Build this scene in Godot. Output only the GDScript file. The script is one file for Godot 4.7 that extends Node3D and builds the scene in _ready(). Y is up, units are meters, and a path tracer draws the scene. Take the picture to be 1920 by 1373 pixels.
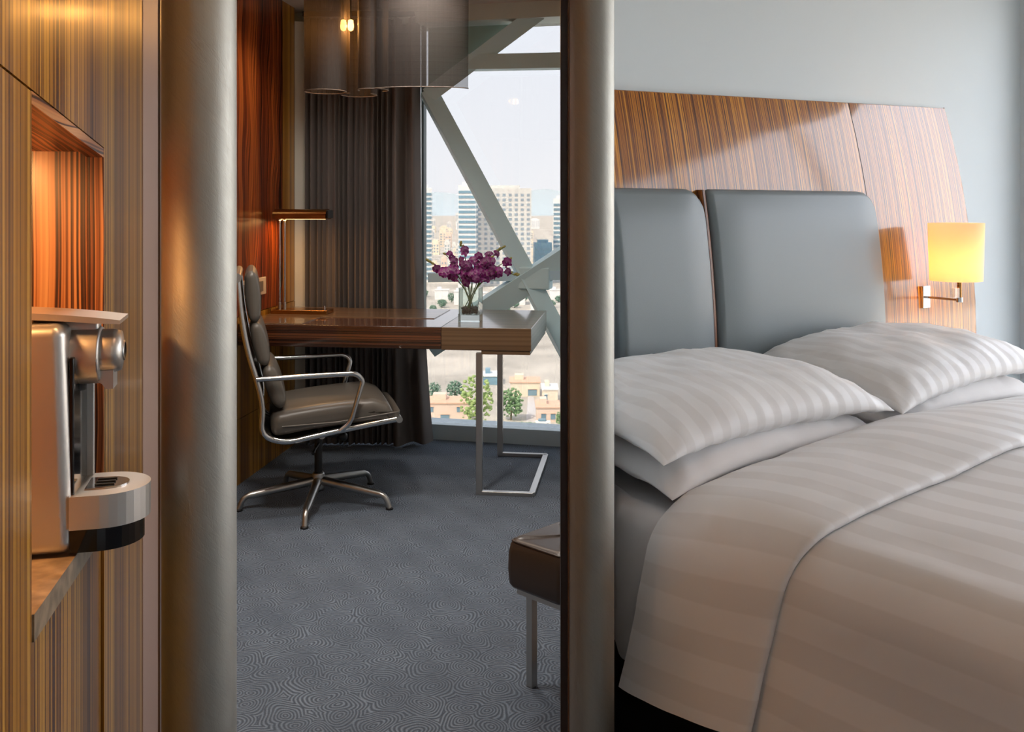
extends Node3D
# Hotel room: a coffee niche in a zebrano wall, two brushed steel columns with the desk corner between them, and the bed.
# Plan coordinates are X to the right and Z away from the camera (metres); g() turns them into Godot's axes.

const F := 1800.0      # focal length of the photograph in pixels
const CX := 960.0
const HY := 384.0      # horizon row
const EYE := 1.3
const STEP := 0.0972   # slope of the partition behind the right column
const BED_TURN := 37.57
var BED_O := Vector2(0.042, 2.515)
var W2 := Vector2(0.7926, 0.6097)
var V2 := Vector2(0.6097, -0.7926)
var M := {}
var taken := {}
var rng := RandomNumberGenerator.new()

# ------------------------------------------------------------------ small helpers
func g(x: float, z: float, y := 0.0) -> Vector3:
	return Vector3(x, y, -z)

func at(px: float, py: float, z: float) -> Vector3:
	return Vector3((px - CX) * z / F, EYE + (HY - py) * z / F, -z)

func bed(u: float, v: float, y := 0.0) -> Vector3:
	var p := BED_O + W2 * u + V2 * v
	return Vector3(p.x, y, -p.y)

func rgb(r: float, gg: float, b: float) -> Color:
	return Color(r / 255.0, gg / 255.0, b / 255.0)

func numbered(called: String) -> String:
	if not taken.has(called):
		taken[called] = 0
		return called
	taken[called] += 1
	return "%s_%03d" % [called, taken[called]]

func thing(called: String, label: String, category: String, pos := Vector3.ZERO, turn := 0.0, group := "") -> Node3D:
	var o := Node3D.new()
	o.name = numbered(called)
	add_child(o)
	o.position = pos
	o.rotation_degrees.y = turn
	o.set_meta("label", label)
	o.set_meta("category", category)
	if group != "":
		o.set_meta("group", group)
	return o

func part(parent: Node, called: String, mesh: Mesh, mat: Material, pos := Vector3.ZERO, rot := Vector3.ZERO) -> MeshInstance3D:
	var o := MeshInstance3D.new()
	o.name = called
	o.mesh = mesh
	o.material_override = mat
	parent.add_child(o, true)
	o.position = pos
	o.rotation_degrees = rot
	o.cast_shadow = GeometryInstance3D.SHADOW_CASTING_SETTING_ON
	return o

func struct(called: String, mesh: Mesh, mat: Material, pos := Vector3.ZERO, rot := Vector3.ZERO) -> MeshInstance3D:
	var o := part(self, numbered(called), mesh, mat, pos, rot)
	o.set_meta("kind", "structure")
	return o

func frame(called: String, pos := Vector3.ZERO, turn := 0.0) -> Node3D:
	var o := Node3D.new()
	o.name = numbered(called)
	add_child(o)
	o.position = pos
	o.rotation_degrees.y = turn
	o.set_meta("kind", "structure")
	return o

# ------------------------------------------------------------------ meshes
func from_arrays(v: PackedVector3Array, n: PackedVector3Array, uv: PackedVector2Array, idx: PackedInt32Array, col := PackedColorArray()) -> ArrayMesh:
	var a := []
	a.resize(Mesh.ARRAY_MAX)
	a[Mesh.ARRAY_VERTEX] = v
	a[Mesh.ARRAY_NORMAL] = n
	a[Mesh.ARRAY_TEX_UV] = uv
	a[Mesh.ARRAY_INDEX] = idx
	if col.size():
		a[Mesh.ARRAY_COLOR] = col
	var m := ArrayMesh.new()
	m.add_surface_from_arrays(Mesh.PRIMITIVE_TRIANGLES, a)
	return m

# fn(s, t) -> [Vector3, Vector2]; smooth normals from the faces
func grid(nu: int, nv: int, fn: Callable, wrap_u := false) -> ArrayMesh:
	var v := PackedVector3Array()
	var n := PackedVector3Array()
	var uv := PackedVector2Array()
	var idx := PackedInt32Array()
	for j in nv + 1:
		for i in nu + 1:
			var r: Array = fn.call(float(i) / nu, float(j) / nv)
			v.append(r[0])
			uv.append(r[1])
			n.append(Vector3.ZERO)
	var w := nu + 1
	for j in nv:
		for i in nu:
			var a := j * w + i
			for tri in [[a, a + 1, a + w + 1], [a, a + w + 1, a + w]]:
				var fnm: Vector3 = (v[tri[2]] - v[tri[0]]).cross(v[tri[1]] - v[tri[0]])
				for k in 3:
					n[tri[k]] += fnm
					idx.append(tri[k])
	if wrap_u:
		for j in nv + 1:
			var s := n[j * w] + n[j * w + nu]
			n[j * w] = s
			n[j * w + nu] = s
	for k in n.size():
		n[k] = n[k].normalized() if n[k].length() > 1e-14 else Vector3.UP
	return from_arrays(v, n, uv, idx)

# box with rounded edges; uv in metres; sub divides the flats; deform may move each point
func rbox(size: Vector3, r := 0.004, steps := 2, swap := false, sub := 1, deform = null) -> ArrayMesh:
	var h := size / 2.0
	r = minf(r, minf(h.x, minf(h.y, h.z)) * 0.98)
	var inner := h - Vector3(r, r, r)
	var v := PackedVector3Array()
	var n := PackedVector3Array()
	var uv := PackedVector2Array()
	var idx := PackedInt32Array()
	for axis in 3:
		var a := (axis + 1) % 3
		var b := (axis + 2) % 3
		var la := line_of(h[a], r, steps, sub)
		var lb := line_of(h[b], r, steps, sub)
		for sgn in [-1.0, 1.0]:
			var base := v.size()
			for q in lb:
				for p in la:
					var c := Vector3.ZERO
					c[axis] = sgn * h[axis]
					c[a] = p
					c[b] = q
					var core := c.clamp(-inner, inner)
					var d := (c - core).normalized()
					v.append(core + d * r)
					n.append(d)
					var t := Vector2(c.x, c.y)
					if axis == 0:
						t = Vector2(c.z, c.y)
					elif axis == 1:
						t = Vector2(c.x, c.z)
					uv.append(Vector2(t.y, t.x) if swap else t)
			var w := la.size()
			for j in lb.size() - 1:
				for i in w - 1:
					var o := base + j * w + i
					var quad := [o, o + 1, o + w + 1, o, o + w + 1, o + w]
					if sgn > 0:
						quad.reverse()
					for k in quad:
						idx.append(k)
	if deform != null:
		for k in v.size():
			v[k] = deform.call(v[k])
		return renormal(v, uv, idx)
	return from_arrays(v, n, uv, idx)

func line_of(h: float, r: float, steps: int, sub: int) -> PackedFloat32Array:
	var l := PackedFloat32Array()
	for i in steps:
		l.append(-h + r * float(i) / steps)
	for i in sub + 1:
		l.append(lerpf(-h + r, h - r, float(i) / sub))
	for i in steps:
		l.append(h - r + r * float(i + 1) / steps)
	return l

# normals from faces, with points at one place sharing theirs
func renormal(v: PackedVector3Array, uv: PackedVector2Array, idx: PackedInt32Array) -> ArrayMesh:
	var sums := {}
	var keys := []
	for p in v:
		keys.append(Vector3i((p * 20000.0).round()))
	for k in range(0, idx.size(), 3):
		var f := (v[idx[k + 2]] - v[idx[k]]).cross(v[idx[k + 1]] - v[idx[k]])
		for m in 3:
			var key: Vector3i = keys[idx[k + m]]
			sums[key] = sums.get(key, Vector3.ZERO) + f
	var n := PackedVector3Array()
	for k in v.size():
		var s: Vector3 = sums.get(keys[k], Vector3.UP)
		n.append(s.normalized() if s.length() > 1e-14 else Vector3.UP)
	return from_arrays(v, n, uv, idx)

# polygon in the XY plane, front at z = 0, back at z = -depth
func prism(poly: PackedVector2Array, depth: float, swap := false) -> ArrayMesh:
	var st := SurfaceTool.new()
	st.begin(Mesh.PRIMITIVE_TRIANGLES)
	add_prism(st, poly, depth, swap, Transform3D())
	return st.commit()

func add_prism(st: SurfaceTool, poly: PackedVector2Array, depth: float, swap: bool, tr: Transform3D) -> void:
	if Geometry2D.is_polygon_clockwise(poly):
		poly = poly.duplicate()
		poly.reverse()
	var tris := Geometry2D.triangulate_polygon(poly)
	var put := func(p: Vector3, n: Vector3, t: Vector2):
		st.set_normal((tr.basis * n).normalized())
		st.set_uv(Vector2(t.y, t.x) if swap else t)
		st.add_vertex(tr * p)
	for k in range(0, tris.size(), 3):
		var a := poly[tris[k]]
		var b := poly[tris[k + 1]]
		var c := poly[tris[k + 2]]
		if (b - a).cross(c - a) > 0:
			var s := b
			b = c
			c = s
		for p in [a, b, c]:
			put.call(Vector3(p.x, p.y, 0), Vector3.BACK, p)
		for p in [a, c, b]:
			put.call(Vector3(p.x, p.y, -depth), Vector3.FORWARD, p)
	for k in poly.size():
		var a := poly[k]
		var b := poly[(k + 1) % poly.size()]
		var d := (b - a).normalized()
		var n := Vector3(d.y, -d.x, 0)
		var ah := absf(d.x) > absf(d.y)
		var ta := Vector2(a.x, 0.0) if ah else Vector2(0.0, a.y)
		var tb := Vector2(b.x, 0.0) if ah else Vector2(0.0, b.y)
		var off := Vector2(0, -depth) if ah else Vector2(-depth, 0)
		var q := [[Vector3(a.x, a.y, 0), ta], [Vector3(b.x, b.y, 0), tb], [Vector3(b.x, b.y, -depth), tb + off], [Vector3(a.x, a.y, 0), ta], [Vector3(b.x, b.y, -depth), tb + off], [Vector3(a.x, a.y, -depth), ta + off]]
		for e in q:
			put.call(e[0], n, e[1])

# a flat slab in plan: points are (X, Z), from y0 up to y1
func slab(points: Array, y0: float, y1: float) -> ArrayMesh:
	var st := SurfaceTool.new()
	st.begin(Mesh.PRIMITIVE_TRIANGLES)
	var poly := PackedVector2Array(points)
	# XY polygon laid flat: x stays, y becomes -z, extrusion goes down
	add_prism(st, poly, y1 - y0, false, Transform3D(Basis(Vector3.RIGHT, Vector3.FORWARD, Vector3.UP), Vector3(0, y1, 0)))
	return st.commit()

# upright wall between two plan points, growing by `thick` to the left of the direction a -> b
func wall_mesh(a: Vector2, b: Vector2, y0: float, y1: float, thick: float) -> ArrayMesh:
	var d := (b - a).normalized()
	var n := Vector2(-d.y, d.x) * thick
	return slab([a, b, b + n, a + n], y0, y1)

func tube(points: Array, radius, sides := 10, caps := true) -> ArrayMesh:
	var st := SurfaceTool.new()
	st.begin(Mesh.PRIMITIVE_TRIANGLES)
	add_tube(st, points, radius, sides, caps)
	return st.commit()

func add_tube(st: SurfaceTool, points: Array, radius, sides := 10, caps := true, flat := 1.0) -> void:
	var n := points.size()
	var rings := []
	var up := Vector3.UP
	var t0: Vector3 = (points[1] - points[0]).normalized()
	if absf(t0.dot(up)) > 0.95:
		up = Vector3.RIGHT
	var side := t0.cross(up).normalized()
	for i in n:
		var t: Vector3 = (points[mini(i + 1, n - 1)] - points[maxi(i - 1, 0)]).normalized()
		side = (side - t * side.dot(t)).normalized()
		var nor := side.cross(t).normalized()
		var r: float = radius[i] if radius is Array else radius
		var ring := []
		for k in sides + 1:
			var a := TAU * k / sides
			var d := side * cos(a) + nor * sin(a)
			ring.append([points[i] + side * cos(a) * r + nor * sin(a) * r * flat, d, Vector2(float(k) / sides, float(i) / n)])
		rings.append(ring)
	for i in n - 1:
		for k in sides:
			for e in [rings[i][k], rings[i][k + 1], rings[i + 1][k + 1], rings[i][k], rings[i + 1][k + 1], rings[i + 1][k]]:
				st.set_normal(e[1])
				st.set_uv(e[2])
				st.add_vertex(e[0])
	if caps:
		for end in [0, n - 1]:
			var t: Vector3 = (points[0] - points[1]).normalized() if end == 0 else (points[n - 1] - points[n - 2]).normalized()
			for k in sides:
				for e in [points[end], rings[end][k + 1 if end == 0 else k][0], rings[end][k if end == 0 else k + 1][0]]:
					st.set_normal(t)
					st.set_uv(Vector2.ZERO)
					st.add_vertex(e)

# smooth polyline through points with rounded corners
func rounded(points: Array, r: float, n := 5) -> Array:
	var out := [points[0]]
	for i in range(1, points.size() - 1):
		var p: Vector3 = points[i]
		var a: Vector3 = points[i - 1] - p
		var b: Vector3 = points[i + 1] - p
		var q := minf(r, minf(a.length(), b.length()) * 0.49)
		var p0 := p + a.normalized() * q
		var p1 := p + b.normalized() * q
		for k in n + 1:
			var t := float(k) / n
			out.append(p0.lerp(p, t).lerp(p.lerp(p1, t), t))
	out.append(points[points.size() - 1])
	return out

func lathe(profile: Array, seg := 24, flat := 1.0) -> ArrayMesh:
	var n := profile.size() - 1
	return grid(seg, n, func(s, t):
		var p: Vector2 = profile[roundi(t * n)]
		return [Vector3(cos(s * TAU) * p.x, p.y, sin(s * TAU) * p.x * flat), Vector2(s, p.y)], true)

func box_bar(a: Vector3, b: Vector3, w: float, d: float, out: Vector3) -> ArrayMesh:
	# straight bar of w by d between two points; `out` is the direction of d
	var st := SurfaceTool.new()
	st.begin(Mesh.PRIMITIVE_TRIANGLES)
	var t := (b - a).normalized()
	var o := (out - t * out.dot(t)).normalized()
	var s := t.cross(o).normalized()
	var l := (b - a).length()
	add_prism(st, PackedVector2Array([Vector2(0, -w / 2), Vector2(l, -w / 2), Vector2(l, w / 2), Vector2(0, w / 2)]), d, false, Transform3D(Basis(t, s, t.cross(s)), a + t.cross(s) * d / 2))
	return st.commit()

func add_box(st: SurfaceTool, c: Vector3, s: Vector3) -> void:
	var x := s.x / 2
	var y := s.y / 2
	add_prism(st, PackedVector2Array([Vector2(-x, -y), Vector2(x, -y), Vector2(x, y), Vector2(-x, y)]), s.z, false, Transform3D(Basis(), c + Vector3(0, 0, s.z / 2)))

# ------------------------------------------------------------------ textures and materials
func mat(color: Color, rough := 0.6, metal := 0.0) -> StandardMaterial3D:
	var m := StandardMaterial3D.new()
	m.albedo_color = color
	m.roughness = rough
	m.metallic = metal
	return m

func ramp(stops: Array, t: float) -> Color:
	t = clampf(t, 0.0, 1.0)
	for i in stops.size() - 1:
		if t <= stops[i + 1][0]:
			var k: float = (t - stops[i][0]) / (stops[i + 1][0] - stops[i][0])
			return stops[i][1].lerp(stops[i + 1][1], k)
	return stops[stops.size() - 1][1]

# striped veneer: streaks run along V; `veins` dark veins wander across U
func veneer(w: int, h: int, sd: int, stops: Array, fine: float, warp: float, veins := 0, vein_dark := 0.5, slow := 0.30) -> ImageTexture:
	var n1 := FastNoiseLite.new()
	n1.seed = sd
	n1.frequency = 1.0
	n1.fractal_octaves = 1
	var r := RandomNumberGenerator.new()
	r.seed = sd
	var row := PackedFloat32Array()
	for x in w:
		var a := TAU * x / w
		var c := Vector2(cos(a), sin(a)) * w / TAU
		row.append(0.5 + slow * n1.get_noise_2d(c.x * 0.012, c.y * 0.012) + 0.34 * n1.get_noise_2d(c.x * 0.07 + 91.0, c.y * 0.07) + fine * n1.get_noise_2d(c.x * 0.3, c.y * 0.3 + 37.0) + 0.5 * fine * n1.get_noise_2d(c.x * 0.8, c.y * 0.8 + 7.0))
	var vein := PackedFloat32Array()
	vein.resize(w)
	for k in veins:
		var c := r.randi_range(0, w - 1)
		var hw := r.randf_range(1.2, 4.0) * w / 1024.0
		var dk := r.randf_range(0.4, 1.0) * vein_dark
		for d in range(-int(hw * 3) - 1, int(hw * 3) + 2):
			var x := posmod(c + d, w)
			vein[x] = maxf(vein[x], dk * exp(-float(d * d) / (hw * hw)))
	var data := PackedByteArray()
	data.resize(w * h * 3)
	var o := 0
	for y in h:
		var b := TAU * y / h
		var wy := Vector2(cos(b), sin(b)) * h / TAU
		for x in w:
			var q := float(x)
			if warp > 0.0:
				var a := TAU * x / w
				q += warp * n1.get_noise_3d(cos(a) * w * 0.0008 + wy.x * 0.0, sin(a) * w * 0.0008 + wy.x * 0.009, wy.y * 0.009 + 11.0)
			var i0 := posmod(int(floorf(q)), w)
			var fr: float = q - floorf(q)
			var i1 := (i0 + 1) % w
			var val := lerpf(row[i0], row[i1], fr) - lerpf(vein[i0], vein[i1], fr)
			val += 0.05 * n1.get_noise_2d(x * 0.5, y * 0.03)
			var c := ramp(stops, val)
			data[o] = int(c.r * 255.0)
			data[o + 1] = int(c.g * 255.0)
			data[o + 2] = int(c.b * 255.0)
			o += 3
	return ImageTexture.create_from_image(Image.create_from_data(w, h, false, Image.FORMAT_RGB8, data))

func tex_mat(t: Texture2D, scale: Vector2, rough: float, coat := 0.0, coat_rough := 0.1) -> StandardMaterial3D:
	var m := mat(Color.WHITE, rough)
	m.albedo_texture = t
	m.uv1_scale = Vector3(scale.x, scale.y, 1)
	if coat > 0.0:
		m.clearcoat_enabled = true
		m.clearcoat = coat
		m.clearcoat_roughness = coat_rough
	return m

func carpet_texture(nsize: int) -> Array:
	# concentric arcs round scattered centres, wrapping at the edges
	var r := RandomNumberGenerator.new()
	r.seed = 3
	var n := 13
	var cs := float(nsize) / n
	var cx := PackedFloat32Array()
	var cy := PackedFloat32Array()
	for k in n * n:
		cx.append((k % n + r.randf_range(0.05, 0.95)) * cs)
		cy.append((k / n + r.randf_range(0.05, 0.95)) * cs)
	var data := PackedByteArray()
	data.resize(nsize * nsize * 3)
	var hgt := PackedByteArray()
	hgt.resize(nsize * nsize)
	var w := TAU / nsize
	for y in nsize:
		for x in nsize:
			var fx := x + 5.0 * sin(w * (5 * y + 3 * x)) + 3.0 * sin(w * (11 * y - 7 * x) + 1.0)
			var fy := y + 5.0 * sin(w * (6 * x - 2 * y) + 2.0) + 3.0 * sin(w * (13 * x + 5 * y))
			var ix := int(floorf(fx / cs))
			var iy := int(floorf(fy / cs))
			var best := 1e9
			for dy in range(-1, 2):
				for dx in range(-1, 2):
					var qx := posmod(ix + dx, n)
					var k := posmod(iy + dy, n) * n + qx
					var ax := cx[k] + (ix + dx - qx) * cs - fx
					var ay := cy[k] + (iy + dy - k / n) * cs - fy
					best = minf(best, ax * ax + ay * ay)
			var l := sin(sqrt(best) * TAU / 6.2) * 0.5 + 0.5
			var patch := 0.64 + 0.10 * sin(w * (2 * x + y)) * sin(w * (x - 3 * y) + 0.7) + 0.06 * sin(w * (7 * x + 4 * y))
			l = clampf(l * patch * 1.25 + r.randf_range(-0.2, 0.2), 0.0, 1.0)
			var o := y * nsize + x
			data[o * 3] = int(lerpf(54, 122, l))
			data[o * 3 + 1] = int(lerpf(65, 136, l))
			data[o * 3 + 2] = int(lerpf(79, 151, l))
			hgt[o] = int(255.0 * l)
	return [ImageTexture.create_from_image(Image.create_from_data(nsize, nsize, false, Image.FORMAT_RGB8, data)), ImageTexture.create_from_image(Image.create_from_data(nsize, nsize, false, Image.FORMAT_L8, hgt))]

func gray_texture(nsize: int, sd: int, freq: float, lo: float, hi: float, sx := 1, sy := 1) -> ImageTexture:
	var n := FastNoiseLite.new()
	n.seed = sd
	n.frequency = freq
	n.fractal_octaves = 4
	var im := n.get_seamless_image(nsize / sx, nsize / sy, false, false, 0.15)
	im.convert(Image.FORMAT_L8)
	im.resize(nsize, nsize, Image.INTERPOLATE_CUBIC)
	var d := im.get_data()
	for k in d.size():
		d[k] = int(lerpf(lo, hi, d[k] / 255.0) * 255.0)
	return ImageTexture.create_from_image(Image.create_from_data(nsize, nsize, false, Image.FORMAT_L8, d))

# brushed steel: short scratches along several slants
func scratch_texture(nsize: int, lo: float, hi: float) -> ImageTexture:
	var r := RandomNumberGenerator.new()
	r.seed = 21
	var f := PackedFloat32Array()
	f.resize(nsize * nsize)
	f.fill(0.5)
	for k in 5200:
		var x := r.randf() * nsize
		var y := r.randf() * nsize
		var a := r.randf_range(0.35, 0.95) if r.randf() < 0.7 else r.randf_range(1.2, 1.9)
		var l := r.randi_range(20, 120)
		var s := r.randf_range(-0.22, 0.22)
		for q in l:
			f[posmod(int(y + sin(a) * q), nsize) * nsize + posmod(int(x + cos(a) * q), nsize)] += s
	var d := PackedByteArray()
	d.resize(nsize * nsize)
	for k in d.size():
		d[k] = int(clampf(lerpf(lo, hi, clampf(f[k], 0, 1)), 0, 1) * 255.0)
	return ImageTexture.create_from_image(Image.create_from_data(nsize, nsize, false, Image.FORMAT_L8, d))

func stripe_texture(a: Color, b: Color) -> ImageTexture:
	var im := Image.create(64, 4, false, Image.FORMAT_RGB8)
	for x in 64:
		var t := clampf((absf(x - 31.5) - 15.0) / 2.0 + 0.5, 0.0, 1.0)
		for y in 4:
			im.set_pixel(x, y, a.lerp(b, t))
	return ImageTexture.create_from_image(im)

func weave_texture() -> ImageTexture:
	var im := Image.create(256, 256, false, Image.FORMAT_RGBA8)
	var r := RandomNumberGenerator.new()
	r.seed = 8
	var cols := []
	var rows := []
	for k in 256:
		cols.append(r.randf_range(-0.10, 0.10))
		rows.append(r.randf_range(-0.10, 0.10))
	for y in 256:
		for x in 256:
			var open := x % 4 < 2 and y % 4 < 2
			im.set_pixel(x, y, Color(0.17, 0.14, 0.12, clampf((0.30 if open else 0.74) + cols[x] + rows[y], 0.0, 1.0)))
	return ImageTexture.create_from_image(im)

func make_materials() -> void:
	var olive := [[0.0, rgb(60, 28, 3)], [0.3, rgb(112, 66, 11)], [0.55, rgb(160, 107, 26)], [1.0, rgb(206, 156, 60)]]
	M.wall_wood = tex_mat(veneer(1024, 128, 3, olive, 0.35, 4.0, 24, 0.25), Vector2(1.35, 0.8), 0.36, 0.3, 0.16)
	var orange := [[0.0, rgb(58, 28, 14)], [0.25, rgb(150, 88, 48)], [0.5, rgb(202, 138, 84)], [1.0, rgb(222, 166, 110)]]
	M.niche_wood = tex_mat(veneer(1024, 512, 14, orange, 0.07, 9.0, 60, 1.0), Vector2(3.0, 0.8), 0.4, 0.3, 0.2)
	var zebra := [[0.0, rgb(64, 26, 2)], [0.3, rgb(138, 74, 8)], [0.55, rgb(196, 122, 24)], [1.0, rgb(232, 168, 60)]]
	M.headboard_wood = tex_mat(veneer(1024, 128, 31, zebra, 0.45, 5.0, 70, 0.45, 0.10), Vector2(1.5, 0.7), 0.36, 0.78, 0.11)
	M.headboard_wood.metallic_specular = 0.35
	var red := [[0.0, rgb(26, 7, 2)], [0.3, rgb(98, 36, 10)], [0.6, rgb(156, 72, 24)], [1.0, rgb(182, 98, 38)]]
	M.red_wood = tex_mat(veneer(1024, 512, 47, red, 0.12, 34.0, 46, 1.0), Vector2(1.0, 0.45), 0.32, 0.5, 0.15)
	var dark := [[0.0, rgb(28, 14, 9)], [0.4, rgb(74, 40, 24)], [0.7, rgb(112, 66, 40)], [1.0, rgb(138, 88, 56)]]
	M.desk_wood = tex_mat(veneer(1024, 128, 53, dark, 0.2, 6.0, 50, 0.5), Vector2(2.4, 0.5), 0.25, 1.0, 0.06)
	var pale := [[0.0, rgb(84, 62, 42)], [0.5, rgb(106, 82, 58)], [1.0, rgb(126, 100, 74)]]
	M.desk_pale = tex_mat(veneer(512, 128, 61, pale, 0.15, 6.0, 0), Vector2(2.4, 0.6), 0.3, 0.8, 0.1)
	var carpet := carpet_texture(768)
	M.carpet = tex_mat(carpet[0], Vector2(0.85, 0.85), 0.95)
	M.carpet.heightmap_enabled = true
	M.carpet.heightmap_texture = carpet[1]
	M.carpet.heightmap_scale = 0.25
	M.carpet.rim_enabled = true
	M.carpet.rim = 0.3
	M.plaster = mat(rgb(216, 224, 227), 0.85)
	M.beige_wall = mat(rgb(192, 168, 142), 0.8)
	M.gray_wall = mat(rgb(214, 213, 203), 0.8)
	M.ceiling = mat(rgb(196, 186, 176), 0.9)
	M.trim_pink = mat(rgb(186, 156, 142), 0.45)
	M.dark_edge = mat(rgb(46, 32, 26), 0.35)
	M.brown_edge = mat(rgb(104, 70, 40), 0.3)
	var sc := scratch_texture(512, 0.42, 0.66)
	M.steel = mat(rgb(172, 171, 164), 1.0, 1.0)
	M.steel.roughness_texture = sc
	M.steel.roughness_texture_channel = BaseMaterial3D.TEXTURE_CHANNEL_RED
	M.steel.heightmap_enabled = true
	M.steel.heightmap_texture = sc
	M.steel.heightmap_scale = 0.06
	M.steel.uv1_scale = Vector3(1, 2.2, 1)
	M.chrome = mat(rgb(205, 205, 205), 0.16, 1.0)
	M.satin = mat(rgb(190, 188, 184), 0.32, 1.0)
	M.machine_silver = mat(rgb(200, 196, 190), 0.36, 0.85)
	M.black_gloss = mat(rgb(14, 12, 12), 0.08)
	M.black = mat(rgb(18, 17, 17), 0.5)
	M.stone = mat(Color.WHITE, 0.35)
	var st := gray_texture(256, 71, 0.03, 0.42, 0.66)
	M.stone.albedo_texture = st
	M.stone.albedo_color = rgb(255, 225, 185)
	M.stone.uv1_triplanar = true
	M.stone.uv1_scale = Vector3(4, 4, 4)
	var grain := gray_texture(256, 77, 0.12, 0.3, 0.7)
	M.leather = mat(rgb(88, 83, 76), 0.36)
	M.leather.heightmap_enabled = true
	M.leather.heightmap_texture = grain
	M.leather.heightmap_scale = 0.04
	M.leather.uv1_triplanar = true
	M.leather.uv1_scale = Vector3(9, 9, 9)
	M.bench_leather = M.leather.duplicate()
	M.bench_leather.albedo_color = rgb(60, 49, 41)
	M.head_leather = M.leather.duplicate()
	M.head_leather.albedo_color = rgb(118, 127, 131)
	M.head_leather.roughness = 0.42
	M.curtain = mat(rgb(108, 101, 97), 0.9)
	M.curtain.rim_enabled = true
	M.curtain.rim = 0.35
	M.sheer = mat(Color(0.86, 0.88, 0.88, 0.65), 0.9)
	M.sheer.transparency = BaseMaterial3D.TRANSPARENCY_ALPHA
	var wv := weave_texture()
	M.mesh_shade = mat(Color.WHITE, 0.8)
	M.mesh_shade.albedo_texture = wv
	M.mesh_shade.transparency = BaseMaterial3D.TRANSPARENCY_ALPHA
	M.mesh_shade.uv1_scale = Vector3(9, 9, 1)
	M.mesh_shade.cull_mode = BaseMaterial3D.CULL_DISABLED
	M.hem = mat(rgb(96, 84, 74), 0.7)
	M.linen = mat(Color.WHITE, 1.0)
	M.linen.albedo_texture = stripe_texture(rgb(229, 227, 226), rgb(237, 236, 236))
	M.linen.roughness_texture = stripe_texture(Color(0.72, 0.72, 0.72), Color(0.46, 0.46, 0.46))
	M.linen.uv1_scale = Vector3(1.0 / 0.105, 1, 1)
	M.linen.rim_enabled = true
	M.linen.rim = 0.2
	M.pillow_linen = M.linen.duplicate()
	M.pillow_linen.uv1_scale = Vector3(1.0 / 0.066, 1, 1)
	M.linen_plain = mat(rgb(236, 234, 234), 0.7)
	M.linen_plain.rim_enabled = true
	M.linen_plain.rim = 0.2
	M.glass = mat(Color(0.14, 0.18, 0.20, 0.605), 0.02)
	M.glass.transparency = BaseMaterial3D.TRANSPARENCY_ALPHA
	M.clear_glass = mat(Color(0.7, 0.75, 0.75, 0.06), 0.02)
	M.clear_glass.transparency = BaseMaterial3D.TRANSPARENCY_ALPHA
	M.vase_glass = mat(Color(0.93, 0.97, 0.96, 0.04), 0.02)
	M.vase_glass.refraction_enabled = true
	M.vase_glass.refraction_scale = 0.05
	M.holder_glass = mat(Color(0.95, 0.95, 0.95, 0.15), 0.03)
	M.holder_glass.transparency = BaseMaterial3D.TRANSPARENCY_ALPHA
	M.frame_paint = mat(rgb(196, 206, 202), 0.5)
	M.mullion = mat(rgb(84, 100, 104), 0.4)
	M.sill = mat(rgb(206, 222, 228), 0.35)
	M.brace = mat(rgb(198, 228, 236), 0.5)
	M.brace_blue = mat(rgb(186, 218, 236), 0.5)
	M.spandrel = mat(rgb(150, 176, 168), 0.5)
	M.lamp_brass = mat(rgb(176, 128, 72), 0.22, 1.0)
	M.shade = mat(rgb(251, 232, 200), 0.85)
	M.shade.backlight_enabled = true
	M.shade.backlight = Color(0.9, 0.80, 0.58)
	M.white_plastic = mat(rgb(190, 172, 150), 0.4)
	M.petal = mat(Color.WHITE, 0.55)
	M.petal.vertex_color_use_as_albedo = true
	M.petal.backlight_enabled = true
	M.petal.backlight = Color(0.5, 0.25, 0.45)
	M.stem = mat(rgb(104, 128, 62), 0.5)
	M.bud = mat(rgb(150, 146, 84), 0.5)
	M.pebble = mat(rgb(52, 28, 30), 0.4)

func glow(c: Color, e: float) -> StandardMaterial3D:
	var m := mat(rgb(250, 240, 225), 0.5)
	m.emission_enabled = true
	m.emission = c
	m.emission_energy_multiplier = e
	return m

func lamp_light(l: Light3D, parent: Node, called: String, pos: Vector3, c: Color, e: float, size: float) -> void:
	l.name = called
	l.light_color = c
	l.light_energy = e
	l.light_size = size
	l.shadow_enabled = true
	if l is OmniLight3D:
		l.omni_range = 12.0
		l.omni_attenuation = 2.0
	elif l is SpotLight3D:
		l.spot_range = 12.0
		l.spot_attenuation = 2.0
	parent.add_child(l, true)
	l.position = pos

# recessed ceiling spot: ring, lens and the light just below the lens
func downlight(x: float, z: float, h: float, c: Color, e: float, angle: float, label: String, aim := Vector3.DOWN) -> void:
	var t := thing("ceiling_downlight", label, "downlight", g(x, z, h))
	part(t, "trim_ring", lathe([Vector2(0.032, 0.0), Vector2(0.032, -0.006), Vector2(0.045, -0.004), Vector2(0.047, 0.0)], 20), M.satin)
	part(t, "lamp_lens", lathe([Vector2(0.0, -0.003), Vector2(0.031, -0.003), Vector2(0.031, 0.0)], 20), glow(c, 4.0))
	var s := SpotLight3D.new()
	s.spot_angle = angle
	s.spot_angle_attenuation = 0.6
	lamp_light(s, t, "downlight_beam", Vector3(0, -0.02, 0), c, e, 0.14)
	s.look_at_from_position(s.global_position, s.global_position + aim, Vector3.FORWARD if absf(aim.normalized().y) > 0.9 else Vector3.UP)

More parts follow.
